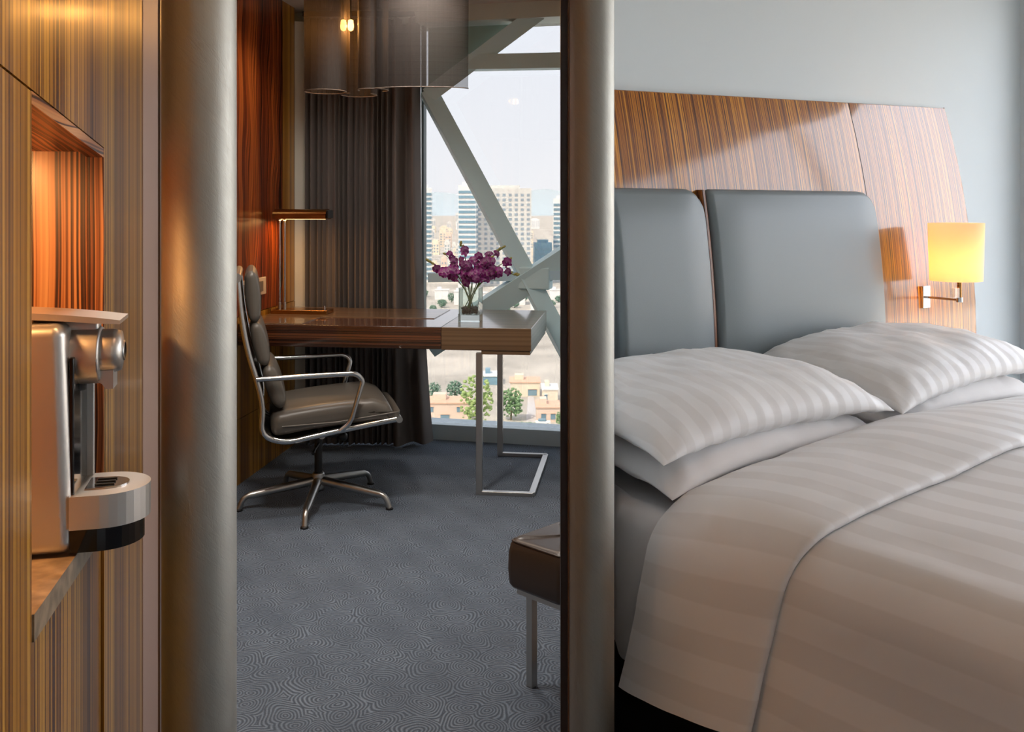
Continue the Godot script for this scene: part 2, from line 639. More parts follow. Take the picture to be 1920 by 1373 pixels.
# ------------------------------------------------------------------ scene
func _ready() -> void:
	rng.seed = 11
	# camera: level, with the lens shifted down
	var cam := Camera3D.new()
	cam.name = "camera"
	cam.projection = Camera3D.PROJECTION_FRUSTUM
	cam.near = 0.05
	cam.far = 14000.0
	cam.size = 1373.0 / F * cam.near
	cam.frustum_offset = Vector2(0, (HY - 686.5) / F * cam.near)
	add_child(cam)
	cam.position = Vector3(0, EYE, 0)
	cam.current = true
	# sky, sun and exposure
	var sky := ProceduralSkyMaterial.new()
	sky.sky_top_color = rgb(226, 232, 244)
	sky.sky_horizon_color = rgb(240, 241, 244)
	sky.ground_bottom_color = rgb(136, 128, 118)
	sky.ground_horizon_color = rgb(178, 174, 168)
	var env := Environment.new()
	env.background_mode = Environment.BG_SKY
	env.sky = Sky.new()
	env.sky.sky_material = sky
	env.background_energy_multiplier = 7.0
	env.tonemap_mode = Environment.TONE_MAPPER_LINEAR
	env.tonemap_exposure = 1.0
	env.sdfgi_enabled = true
	env.ssao_enabled = true
	env.ssil_enabled = true
	var we := WorldEnvironment.new()
	we.name = "environment"
	we.environment = env
	add_child(we)
	var sun := DirectionalLight3D.new()
	sun.name = "sun"
	sun.light_color = rgb(255, 240, 218)
	sun.light_energy = 6.5
	sun.light_angular_distance = 3.0
	sun.shadow_enabled = true
	sun.sky_mode = DirectionalLight3D.SKY_MODE_LIGHT_ONLY
	add_child(sun)
	sun.look_at_from_position(Vector3.ZERO, Vector3(0.55, -1.0, -0.62), Vector3.UP)
	make_materials()
	build_shell()
	build_city()
	build_cabinet()
	build_columns()
	build_desk_corner()
	build_bed()
	build_lights()

func win_z(px: float, off: float) -> float:
	var m := (px - CX) / F
	return (5.216 + off) / (1.0 + 0.2359 * m)

func win(px: float, py: float, off := 0.0) -> Vector3:
	return at(px, py, win_z(px, off))

func build_shell() -> void:
	var outline := [Vector2(-1.85, -1.85), Vector2(1.5, -1.85), Vector2(5.55, 1.2), Vector2(2.62, 5.05), Vector2(0.6, 5.22), Vector2(-1.85, 5.8)]
	struct("floor", slab(outline, -0.2, 0.0), M.carpet)
	struct("ceiling", slab(outline, 2.6, 2.8), M.ceiling)
	# lower ceiling of the desk corner
	struct("ceiling", slab([Vector2(-1.85, 1.95), Vector2(0.165, 1.95), Vector2(0.30, 3.05), Vector2(0.40, 5.02), Vector2(-1.85, 5.55)], 2.37, 2.6), M.ceiling)
	# bed room: headboard wall, window wall on the right, back wall, side wall
	var hb0 := BED_O + W2 * 0.558 + V2 * -0.30
	var hb1 := BED_O + W2 * 3.40 + V2 * -0.30
	struct("wall_headboard", wall_mesh(hb0, hb1, 0, 2.6, 0.15), M.plaster)
	var far := BED_O + W2 * 3.40 + V2 * 4.2
	var back := BED_O + W2 * -1.45 + V2 * 4.2
	struct("wall_back", wall_mesh(far, back, 0, 2.6, -0.15), M.plaster)
	struct("wall_rear", wall_mesh(back, Vector2(-1.4, -1.67), 0, 2.6, -0.15), M.plaster)
	struct("wall_side", wall_mesh(Vector2(-1.4, -1.67), Vector2(-1.4, 2.0), 0, 2.6, 0.15), M.plaster)
	# thin partition behind the right column, then the desk corner's right wall
	var p0 := Vector2(0.19, 1.98)
	struct("wall_partition", wall_mesh(p0, hb0 + Vector2(0.0, 0.10), 0, 2.6, 0.024), M.plaster)
	struct("wall_desk_right", wall_mesh(hb0 + Vector2(-0.005, 0.095), Vector2(0.392, 5.3), 0, 2.6, -0.04), M.plaster)
	# window wall beside the bed
	var w2 := frame("window_2", bed(3.40, 0), BED_TURN)
	part(w2, "window_sill", rbox(Vector3(0.12, 0.10, 4.5), 0.005), M.sill, Vector3(0.06, 0.05, 1.95))
	part(w2, "window_head", rbox(Vector3(0.12, 0.12, 4.5), 0.005), M.frame_paint, Vector3(0.06, 2.54, 1.95))
	for v in [-0.17, 0.95, 2.05, 3.15, 4.17]:
		part(w2, "mullion", rbox(Vector3(0.08, 2.42, 0.05 if v > 0 and v < 4 else 0.24), 0.004), M.frame_paint, Vector3(0.06, 1.29, v))
	part(w2, "window_jamb", rbox(Vector3(0.12, 2.6, 0.5), 0.004), M.plaster, Vector3(0.06, 1.3, -0.30))
	for v in [0.45, 1.5, 2.6, 3.66]:
		part(w2, "glass_pane", rbox(Vector3(0.006, 2.38, 1.06), 0.001), M.clear_glass, Vector3(0.06, 1.29, v))
	# desk window: sill, head, mullion, glass
	var w1 := frame("window_1")
	var a := win(540, 800)
	var b := win(1085, 800)
	var A := Vector2(a.x, -a.z)
	var B := Vector2(b.x, -b.z)
	part(w1, "window_sill", wall_mesh(A, B, 0, 0.083, 0.16), M.sill)
	part(w1, "window_head", wall_mesh(A - Vector2(0, 0.14), B - Vector2(0, 0.14), 2.285, 2.37, 0.26), M.frame_paint)
	part(w1, "soffit", wall_mesh(A + Vector2(0, 0.12), B + Vector2(0, 0.12), 2.35, 2.62, 0.2), M.frame_paint)
	part(w1, "mullion", rbox(Vector3(0.014, 2.24, 0.05), 0.002), M.mullion, Vector3(win(795.5, 0).x, 1.19, win(795.5, 0).z + 0.02), Vector3(0, -13.3, 0))
	var mid := A.lerp(B, 0.5)
	part(w1, "glass_pane", wall_mesh(A + Vector2(0, 0.05), B + Vector2(0, 0.05), 0.08, 2.32, 0.004), M.glass)
	# left wall of the desk corner
	var L0 := Vector2(-1.615, 1.63)
	var L1 := Vector2(-1.199, 5.235)
	struct("wall_desk_left", wall_mesh(L0, L1, 0, 2.6, 0.12), M.beige_wall)
	struct("wall_desk_near", wall_mesh(Vector2(-0.78, 1.98), Vector2(-1.75, 1.98), 0, 2.6, -0.06), M.beige_wall)
	# return beside the curtain
	var r0 := win(538, 400, -0.06)
	struct("wall_window_return", wall_mesh(Vector2(-1.23, 5.22), Vector2(-1.187, 5.234), 0, 2.37, 0.2), M.beige_wall)
	struct("wall_window_jamb", wall_mesh(Vector2(-1.187, 5.23), Vector2(-1.08, 5.262), 0, 2.30, 0.25), M.gray_wall)
	# diagonal steel structure outside the glass, one brace per bar
	var dg := thing("steel_bracing", "pale green steel bracing crossing diagonally before the desk window glass", "bracing", win(1000, 810, -0.06))
	var base := dg.position
	var bars := [
		[[803, 172], [1088, 703], 31, 0.09, "diagonal_brace", M.brace],
		[[806, 648], [1088, 464], 40, 0.09, "diagonal_brace", M.brace],
		[[804, 178], [1012, 22], 30, 0.09, "diagonal_brace", M.brace],
		[[806, 520], [1088, 515], 17, 0.07, "cross_beam", M.brace_blue],
		[[880, 118], [1088, 114], 28, 0.08, "cross_beam", M.brace],
	]
	for k in bars.size():
		var q: Array = bars[k]
		var off := -0.065 - 0.004 * k
		var p := win(q[0][0], q[0][1], off) - base
		var e := win(q[1][0], q[1][1], off) - base
		part(dg, q[4], box_bar(p, e, q[2] * 5.2 / F, q[3], Vector3(0.23, 0, 0.97)), q[5])
	part(dg, "node_plate", rbox(Vector3(0.17, 0.12, 0.10), 0.01), M.brace, win(1004, 521, -0.07) - base, Vector3(0, -13.3, 0))
	var sp := [win(803, 45, 0.03), win(975, 36, 0.03), win(803, 182, 0.03)]
	var pts := PackedVector2Array()
	for p in sp:
		pts.append(Vector2((p.x - sp[0].x), p.y))
	part(dg, "spandrel_panel", prism(pts, 0.015), M.spandrel, Vector3(sp[0].x, 0, sp[0].z) - base, Vector3(0, -13.3, 0))

# ------------------------------------------------------------------ the view outside
const GROUND := -58.7

func ground_z(py: float) -> float:
	return (EYE - GROUND) * F / (py - HY)

func tower(px0: float, px1: float, top: float, base: float, label: String, body: Material, glass: Material, style: String, turn := 0.0) -> void:
	var z := ground_z(base)
	var w := (px1 - px0) * z / F
	var h := EYE + (HY - top) * z / F - GROUND
	var d := w * 0.7
	var t := thing("tower_block" if h > 45 else "city_building", label, "building", Vector3(((px0 + px1) / 2 - CX) * z / F, GROUND, -z - d / 2), turn)
	part(t, "wall", rbox(Vector3(w, h, d), 0.05, 1), body, Vector3(0, h / 2, 0))
	var st := SurfaceTool.new()
	st.begin(Mesh.PRIMITIVE_TRIANGLES)
	var fl := 3.6
	var n := int(h / fl) - 1
	for k in n:
		var y := h - fl * (k + 1.4)
		if style == "bands":
			add_box(st, Vector3(0, y, d / 2 + 0.15), Vector3(w * 0.94, 1.9, 0.5))
			add_box(st, Vector3(w / 2 + 0.1, y, 0), Vector3(0.4, 1.9, d * 0.85))
		else:
			var m := maxi(2, int(w / 4.2))
			for i in m:
				add_box(st, Vector3((i + 0.5) / m * w - w / 2, y, d / 2 + 0.05), Vector3(w / m * 0.5, 1.9, 0.3))
	if n > 0:
		var win_part := part(t, "windows", st.commit(), glass)
		win_part.set_meta("kind", "stuff")
	part(t, "roof_parapet", rbox(Vector3(w * 0.6, 2.4, d * 0.6), 0.05, 1), body, Vector3(0, h + 1.0, 0))

func tree(px: float, base: float, width: float, height: float, label: String, leaf: Material, sd: int) -> void:
	var z := ground_z(base)
	var r := RandomNumberGenerator.new()
	r.seed = sd
	var w := width * z / F
	var h := height * z / F
	var t := thing("tree", label, "tree", Vector3((px - CX) * z / F, GROUND, -z))
	part(t, "trunk", tube([Vector3(0, 0, 0), Vector3(0.1, h * 0.35, 0), Vector3(-0.1, h * 0.6, 0)], [0.28, 0.22, 0.12], 6), M.bark)
	var st := SurfaceTool.new()
	st.begin(Mesh.PRIMITIVE_TRIANGLES)
	var blob := SphereMesh.new()
	blob.radius = 1.0
	blob.height = 2.0
	blob.radial_segments = 7
	blob.rings = 4
	for k in 260:
		var d := Vector3(r.randfn(), r.randfn(), r.randfn()).normalized() * pow(r.randf(), 0.35)
		var p := Vector3(d.x * w * 0.46, h * 0.53 + d.y * h * 0.45, d.z * w * 0.46)
		var s := r.randf_range(0.4, 1.1) * w * 0.062
		st.append_from(blob, 0, Transform3D(Basis.from_euler(Vector3(r.randf() * 6, r.randf() * 6, 0)).scaled(Vector3(s, s * 0.8, s)), p))
	part(t, "crown", st.commit(), leaf)

func house(px0: float, px1: float, top: float, base: float, label: String, wall: Material, roof: Material, wins: Array) -> void:
	var z := ground_z(base)
	var k := z / F
	var w := (px1 - px0) * k
	var h := (base - top) * k * 0.72
	var d := 9.0
	var t := thing("house", label, "house", Vector3(((px0 + px1) / 2 - CX) * k, GROUND, -z - d / 2))
	part(t, "wall", rbox(Vector3(w, h, d), 0.03, 1), wall, Vector3(0, h / 2, 0))
	part(t, "roof", rbox(Vector3(w + 0.6, 0.35, d + 0.6), 0.05, 1), roof, Vector3(0, h + 0.15, 0))
	part(t, "roof_room", rbox(Vector3(w * 0.3, 1.6, d * 0.4), 0.03, 1), wall, Vector3(-w * 0.2, h + 1.0, -1))
	for q in wins:
		var f := part(t, "window", rbox(Vector3(q[2] * w, q[3] * h, 0.12), 0.02, 1), M.city_glass, Vector3((q[0] - 0.5) * w, q[1] * h, d / 2 + 0.03))
		part(f, "window_ledge", rbox(Vector3(q[2] * w + 0.2, 0.15, 0.35), 0.02, 1), roof, Vector3(0, q[3] * h * 0.5 + 0.1, 0.1))

func build_city() -> void:
	M.bark = mat(rgb(120, 104, 84), 0.9)
	M.sand = mat(Color.WHITE, 0.95)
	M.sand.albedo_texture = gray_texture(512, 5, 0.012, 0.66, 0.86)
	M.sand.albedo_color = rgb(255, 246, 232)
	M.sand.uv1_scale = Vector3(0.004, 0.004, 1)
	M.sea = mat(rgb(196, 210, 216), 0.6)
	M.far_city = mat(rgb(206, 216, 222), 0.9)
	M.city_white = mat(rgb(240, 240, 238), 0.8)
	M.city_cream = mat(rgb(240, 226, 204), 0.8)
	M.city_pink = mat(rgb(238, 214, 196), 0.8)
	M.city_beige = mat(rgb(226, 224, 218), 0.8)
	M.city_glass = mat(rgb(126, 156, 172), 0.4)
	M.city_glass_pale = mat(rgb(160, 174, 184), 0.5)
	M.city_blue = mat(rgb(128, 164, 182), 0.4)
	M.roof_pink = mat(rgb(232, 192, 166), 0.8)
	M.leaf_light = mat(rgb(164, 186, 120), 0.9)
	M.leaf_mid = mat(rgb(132, 164, 118), 0.9)
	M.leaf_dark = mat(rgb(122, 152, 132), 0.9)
	M.road = mat(rgb(206, 202, 200), 0.9)
	var land := struct("ground_outside", slab([Vector2(-900, 60), Vector2(900, 60), Vector2(2600, 5200), Vector2(-2600, 5200)], GROUND - 2, GROUND), M.sand)
	struct("sea_outside", slab([Vector2(-6000, 5200), Vector2(6000, 5200), Vector2(9000, 11000), Vector2(-9000, 11000)], GROUND - 4, GROUND - 0.5), M.sea)
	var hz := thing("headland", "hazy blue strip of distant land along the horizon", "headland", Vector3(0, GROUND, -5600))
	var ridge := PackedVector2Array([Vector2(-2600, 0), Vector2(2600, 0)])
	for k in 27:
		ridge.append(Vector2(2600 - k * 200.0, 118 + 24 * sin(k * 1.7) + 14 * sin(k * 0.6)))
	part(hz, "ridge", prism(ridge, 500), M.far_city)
	# towers and the town between them
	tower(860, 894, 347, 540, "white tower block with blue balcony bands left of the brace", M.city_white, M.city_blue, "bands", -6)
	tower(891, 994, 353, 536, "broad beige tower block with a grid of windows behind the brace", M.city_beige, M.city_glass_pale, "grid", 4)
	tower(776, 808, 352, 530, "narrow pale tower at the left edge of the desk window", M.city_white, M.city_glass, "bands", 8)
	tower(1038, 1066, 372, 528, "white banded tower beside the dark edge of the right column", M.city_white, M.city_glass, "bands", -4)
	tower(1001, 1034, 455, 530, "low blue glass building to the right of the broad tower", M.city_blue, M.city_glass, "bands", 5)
	var r := RandomNumberGenerator.new()
	r.seed = 42
	var mats := [M.city_white, M.city_cream, M.city_pink, M.city_beige, M.city_cream]
	var zone := [[808, 862], [990, 1040], [808, 862], [990, 1070], [800, 1070]]
	for k in 44:
		var zn: Array = zone[k % 5]
		var base := r.randf_range(428, 520) if k % 5 < 4 else r.randf_range(405, 430)
		var p := r.randf_range(zn[0], zn[1])
		var wd := r.randf_range(7, 17)
		var hg := r.randf_range(12, 34) * (0.5 + (base - 400) / 160.0)
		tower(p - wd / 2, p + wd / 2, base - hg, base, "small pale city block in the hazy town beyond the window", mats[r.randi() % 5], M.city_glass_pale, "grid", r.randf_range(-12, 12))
		get_child(get_child_count() - 1).set_meta("group", "city blocks beyond the desk window")
	# nearer: green belt, houses, trees
	for k in 16:
		tree(795 + k * 17, 557 + (k * 7 % 4) * 10, r.randf_range(15, 24), r.randf_range(12, 19), "rounded green tree in the belt beyond the sand", M.leaf_dark, 100 + k)
		get_child(get_child_count() - 1).set_meta("group", "trees in the belt beyond the sand")
	for k in 7:
		var p := 815.0 + k * 36.0
		house(p, p + 26, 538, 562 + (k % 3) * 10, "small white house among the trees beyond the sand", M.city_white, M.city_beige, [])
		get_child(get_child_count() - 1).set_meta("group", "white houses beyond the sand")
	tree(893, 811, 68, 112, "large yellow-green tree seen between the desk legs", M.leaf_light, 7)
	tree(958, 788, 52, 62, "round dark green tree right of the rear desk leg", M.leaf_mid, 8)
	tree(853, 752, 34, 40, "dark green tree behind the pink house", M.leaf_dark, 9)
	tree(815, 757, 32, 42, "bluish green tree beside the curtain edge", M.leaf_dark, 10)
	tree(1057, 748, 18, 44, "dark narrow tree at the right edge of the view", M.leaf_dark, 12)
	tree(1052, 800, 24, 30, "small green tree by the parked white car", M.leaf_mid, 13)
	tree(985, 812, 60, 18, "low green hedge tree along the sandy lane", M.leaf_mid, 14)
	house(797, 880, 742, 796, "pink flat roofed house beside the curtain", M.city_pink, M.roof_pink, [[0.15, 0.72, 0.07, 0.25], [0.75, 0.72, 0.07, 0.25], [0.45, 0.25, 0.2, 0.45]])
	house(957, 1012, 708, 744, "long pale house with a tan roof above the round tree", M.city_cream, M.roof_pink, [[0.75, 0.3, 0.3, 0.45]])
	house(1018, 1046, 722, 756, "cream house beside the sandy lane", M.city_cream, M.city_white, [[0.2, 0.4, 0.2, 0.5]])
	house(1006, 1050, 755, 792, "low orange house behind the white car", M.city_pink, M.roof_pink, [[0.3, 0.4, 0.2, 0.4], [0.7, 0.4, 0.2, 0.4]])
	house(905, 935, 700, 722, "grey blue house far behind the yellow-green tree", M.city_blue, M.city_white, [])
	struct("road_outside", slab([Vector2((985 - CX) * ground_z(790) / F, ground_z(800)), Vector2((1008 - CX) * ground_z(790) / F, ground_z(800)), Vector2((1000 - CX) * ground_z(740) / F, ground_z(742)), Vector2((990 - CX) * ground_z(740) / F, ground_z(742))], GROUND, GROUND + 0.1), M.road)
	# parked car
	var cz := ground_z(797)
	var car := thing("car", "white car parked before the orange house", "car", Vector3((1018 - CX) * cz / F, GROUND, -cz))
	part(car, "body", rbox(Vector3(4.2, 0.8, 1.8), 0.2, 3), M.city_white, Vector3(0, 0.7, 0))
	part(car, "cabin", rbox(Vector3(2.2, 0.7, 1.6), 0.25, 3), M.city_glass, Vector3(-0.2, 1.35, 0))
	for x in [-1.3, 1.3]:
		part(car, "wheel", lathe([Vector2(0, -0.9), Vector2(0.34, -0.9), Vector2(0.34, 0.9), Vector2(0, 0.9)], 14), M.black, Vector3(x, 0.34, 0), Vector3(90, 0, 0))

# ------------------------------------------------------------------ coffee niche
const CAB_TURN := 14.36

func build_cabinet() -> void:
	# local x points out of the wall, -z runs away from the camera; s = -z
	var t := thing("coffee_cabinet", "glossy zebrano wall cabinet with a recessed coffee niche", "cabinet", g(-0.45, 0.9), CAB_TURN)
	var top := func(s: float) -> float: return 1.407 - 0.075 * s
	var low := func(s: float) -> float: return 0.9155 - 0.082 * s
	var R := Vector3(0, 90, 0)
	var P := func(pts: Array) -> PackedVector2Array: return PackedVector2Array(pts)
	var gap := 0.0012
	part(t, "front_panel", prism(P.call([Vector2(-0.55, 0), Vector2(-gap, 0), Vector2(-gap, top.call(-gap) - gap), Vector2(-0.55, top.call(-0.55) - gap)]), 0.02), M.wall_wood, Vector3.ZERO, R)
	part(t, "front_panel", prism(P.call([Vector2(-0.55, top.call(-0.55) + gap), Vector2(0.413, top.call(0.413) + gap), Vector2(0.413, 2.58), Vector2(-0.55, 2.58)]), 0.02), M.wall_wood, Vector3.ZERO, R)
	part(t, "front_panel", prism(P.call([Vector2(gap, 0), Vector2(0.413, 0), Vector2(0.413, low.call(0.413) - 0.028), Vector2(gap, low.call(0) - 0.028)]), 0.02), M.wall_wood, Vector3(-0.004, 0, 0), R)
	part(t, "front_panel", prism(P.call([Vector2(0.413 + gap, 0), Vector2(0.825, 0), Vector2(0.825, 2.58), Vector2(0.413 + gap, 2.58)]), 0.02), M.wall_wood, Vector3.ZERO, R)
	# carcass behind the panels
	part(t, "carcass", prism(P.call([Vector2(-0.55, 0.0), Vector2(1.12, 0), Vector2(1.12, 0.80), Vector2(-0.55, 0.80)]), 0.36), M.brown_edge, Vector3(-0.024, 0, 0), R)
	part(t, "carcass", prism(P.call([Vector2(-0.55, 1.47), Vector2(1.12, 1.47), Vector2(1.12, 2.58), Vector2(-0.55, 2.58)]), 0.36), M.brown_edge, Vector3(-0.024, 0, 0), R)
	part(t, "carcass", prism(P.call([Vector2(-0.55, 0.80), Vector2(-0.03, 0.80), Vector2(-0.03, 1.47), Vector2(-0.55, 1.47)]), 0.36), M.brown_edge, Vector3(-0.024, 0, 0), R)
	part(t, "carcass", prism(P.call([Vector2(0.45, 0.80), Vector2(1.12, 0.80), Vector2(1.12, 1.47), Vector2(0.45, 1.47)]), 0.36), M.brown_edge, Vector3(-0.024, 0, 0), R)
	# niche lining
	part(t, "niche_back", prism(P.call([Vector2(-0.03, 0.85), Vector2(0.44, 0.82), Vector2(0.44, 1.45), Vector2(-0.03, 1.45)]), 0.02), M.niche_wood, Vector3(-0.33, 0, 0), R)
	var side := prism(P.call([Vector2(-0.345, 0.80), Vector2(-0.022, 0.80), Vector2(-0.022, 1.40), Vector2(-0.345, 1.40)]), 0.018)
	part(t, "niche_side", side, M.niche_wood, Vector3(0, 0, -0.419))
	part(t, "niche_side", side, M.niche_wood, Vector3(0, 0.0, 0.012))
	part(t, "niche_edge_band", rbox(Vector3(0.021, 0.51, 0.012), 0.001), M.niche_wood, Vector3(-0.0105, 1.125, -0.4195))
	part(t, "niche_top", prism(P.call([Vector2(-0.02, top.call(-0.02)), Vector2(0.43, top.call(0.43)), Vector2(0.43, top.call(0.43) + 0.03), Vector2(-0.02, top.call(-0.02) + 0.03)]), 0.325, true), M.niche_wood, Vector3(-0.021, -0.004, 0), R)
	part(t, "niche_lip", prism(P.call([Vector2(0.0, top.call(0.0)), Vector2(0.413, top.call(0.413)), Vector2(0.413, top.call(0.413) + 0.012), Vector2(0.0, top.call(0.0) + 0.012)]), 0.021, true), M.niche_wood, Vector3(-0.0005, -0.012, 0), R)
	part(t, "shelf", prism(P.call([Vector2(0.0, low.call(0.0)), Vector2(0.418, low.call(0.418)), Vector2(0.418, low.call(0.418) - 0.026), Vector2(0.0, low.call(0.0) - 0.026)]), 0.33), M.stone, Vector3(0.002, 0, 0), R)
	# painted end strip behind the left column
	struct("trim_1", prism(P.call([Vector2(0.83, 0), Vector2(1.075, 0), Vector2(1.075, 2.58), Vector2(0.83, 2.58)]), 0.022), M.trim_pink, t.position + t.basis * Vector3(0.001, 0, 0), Vector3(0, 90 + CAB_TURN, 0))
	struct("trim_2", prism(P.call([Vector2(1.078, 0), Vector2(1.13, 0), Vector2(1.13, 2.58), Vector2(1.078, 2.58)]), 0.022), M.brown_edge, t.position + t.basis * Vector3(0.004, 0, 0), Vector3(0, 90 + CAB_TURN, 0))
	# small lamp under the niche top, behind the near panel
	var nl := thing("niche_lamp", "small warm spotlight under the top of the coffee niche", "light", t.position + t.basis * Vector3(-0.19, 1.383, -0.07), CAB_TURN)
	part(nl, "lamp_lens", lathe([Vector2(0, -0.012), Vector2(0.022, -0.012), Vector2(0.026, 0.008)], 16), glow(rgb(255, 190, 120), 3.0))
	var sp := SpotLight3D.new()
	sp.spot_angle = 62.0
	sp.spot_angle_attenuation = 0.5
	lamp_light(sp, nl, "niche_glow", Vector3(0, -0.02, 0), rgb(255, 182, 110), 0.27, 0.03)
	sp.rotation_degrees = Vector3(-52, 0, 0)
	build_machine(t)

func build_machine(cab: Node3D) -> void:
	var tr := cab.transform
	var s0 := 0.245
	var t := thing("coffee_machine", "silver capsule coffee machine standing on the stone niche shelf", "coffee machine", tr * Vector3(-0.024, 0.900, -s0), CAB_TURN)
	# body: x from -0.25 to 0, height 0.263
	part(t, "body", rbox(Vector3(0.27, 0.262, 0.104), 0.014, 4, false, 1, func(p: Vector3): return p * Vector3(1, 1, 1.0 + 0.06 * (p.y / 0.131)) + Vector3(-0.004 * (p.y / 0.131), 0, 0)), M.machine_silver, Vector3(-0.115, 0.133, 0))
	part(t, "front_plate", rbox(Vector3(0.006, 0.20, 0.084), 0.002), M.black_gloss, Vector3(0.021, 0.125, 0))
	part(t, "side_rail", rbox(Vector3(0.012, 0.16, 0.006), 0.002), M.machine_silver, Vector3(0.026, 0.115, -0.045))
	# lever lid: long curved blade
	var lid := PackedVector2Array()
	for k in 13:
		var x := -0.25 + 0.322 * k / 12.0
		lid.append(Vector2(x, 0.2790 - 0.45 * pow(maxf(0, x + 0.10), 2.0)))
	for k in range(12, -1, -1):
		var x := -0.25 + 0.322 * k / 12.0
		lid.append(Vector2(x, 0.2730 - 0.40 * pow(maxf(0, x + 0.10), 2.0) - (0.002 if k < 12 else 0.0)))
	part(t, "lever", prism(lid, 0.07), M.machine_silver, Vector3(0, 0, 0.035))
	# brew head: two stepped drums pointing out of the wall
	var RZ := Vector3(0, 0, -90)
	part(t, "brew_head", lathe([Vector2(0, -0.02), Vector2(0.034, -0.02), Vector2(0.034, 0.045), Vector2(0.032, 0.048), Vector2(0, 0.048)], 32), M.machine_silver, Vector3(0.0, 0.222, 0), RZ)
	part(t, "hinge_cap", lathe([Vector2(0, -0.03), Vector2(0.012, -0.03), Vector2(0.0135, -0.02), Vector2(0.0135, 0.038), Vector2(0.011, 0.041), Vector2(0, 0.041)], 20), M.machine_silver, Vector3(0.004, 0.256, 0), RZ)
	var nose := part(t, "brew_nose", lathe([Vector2(0, 0.03), Vector2(0.026, 0.03), Vector2(0.026, 0.064), Vector2(0.0235, 0.073), Vector2(0.012, 0.0755), Vector2(0, 0.0755)], 32), M.machine_silver, Vector3(-0.004, 0.226, 0), RZ)
	part(nose, "badge", lathe([Vector2(0, 0.076), Vector2(0.009, 0.0757), Vector2(0.009, 0.074)], 16), M.chrome)
	part(nose, "badge_ring", lathe([Vector2(0.010, 0.0772), Vector2(0.012, 0.0768), Vector2(0.0125, 0.074)], 16), M.satin)
	var spout := PackedVector2Array([Vector2(0.032, 0.205), Vector2(0.032, 0.196), Vector2(0.045, 0.194), Vector2(0.054, 0.189), Vector2(0.058, 0.183), Vector2(0.066, 0.183), Vector2(0.066, 0.205)])
	part(t, "spout", prism(spout, 0.032), M.machine_silver, Vector3(-0.004, 0, 0.016))
	part(t, "outlet", tube([Vector3(0.02, 0.20, 0), Vector3(0.02, 0.181, 0)], 0.010, 12), M.black)
	part(t, "water_hose", tube(rounded([Vector3(0.0, 0.208, 0.036), Vector3(0.012, 0.19, 0.038), Vector3(0.008, 0.175, 0.034)], 0.01), 0.003, 8), M.chrome)
	# drip tray: half disc with a black base under it
	var tray := func(r: float, x1: float) -> PackedVector2Array:
		var pts := PackedVector2Array([Vector2(0.018, -r), Vector2(0.018, r)])
		for k in 17:
			var a := PI / 2 - PI * k / 16.0
			pts.append(Vector2(x1 - r + cos(a) * r, sin(a) * r))
		return pts
	var flat := Vector3(-90, 0, 0)
	part(t, "drip_tray", prism(tray.call(0.050, 0.100), 0.038), M.machine_silver, Vector3(0.002, 0.068, 0), flat)
	part(t, "tray_base", prism(tray.call(0.046, 0.093), 0.027), M.black_gloss, Vector3(0.002, 0.030, 0), flat)
	var grill := part(t, "tray_grille", prism(tray.call(0.024, 0.064), 0.002), M.chrome, Vector3(0.014, 0.0695, 0), flat)
	for k in 3:
		part(grill, "grille_slot", rbox(Vector3(0.022, 0.003, 0.002), 0.001), M.black, Vector3(0.038, -0.012 + 0.012 * k, 0.001))
	part(t, "foot", rbox(Vector3(0.2, 0.008, 0.08), 0.002), M.black, Vector3(-0.13, 0.002, 0))

# ------------------------------------------------------------------ columns
func build_columns() -> void:
	var prof := [Vector2(0.0475, 0.0), Vector2(0.0475, 0.65), Vector2(0.0475, 1.3), Vector2(0.0475, 1.95), Vector2(0.0475, 2.6)]
	var a := thing("steel_column", "brushed steel column nearest the coffee niche", "column", g(-0.4135, 1.27))
	part(a, "shaft", lathe(prof, 64), M.steel)
	part(a, "floor_collar", lathe([Vector2(0.056, 0.0), Vector2(0.056, 0.012), Vector2(0.048, 0.014)], 40), M.steel)
	var b := thing("steel_column", "brushed steel column between the desk view and the bed", "column", g(0.160, 1.95))
	part(b, "shaft", lathe(prof, 64), M.steel)
	part(b, "floor_collar", lathe([Vector2(0.056, 0.0), Vector2(0.056, 0.012), Vector2(0.048, 0.014)], 40), M.steel)
	part(b, "dark_edge_strip", rbox(Vector3(0.016, 2.6, 0.016), 0.001), M.dark_edge, Vector3(-0.0535, 1.3, -0.004))
	part(b, "wood_edge_strip", rbox(Vector3(0.006, 2.6, 0.012), 0.001), M.brown_edge, Vector3(-0.0445, 1.3, 0.010))

# ------------------------------------------------------------------ desk corner
const DESK_TURN := -7.3

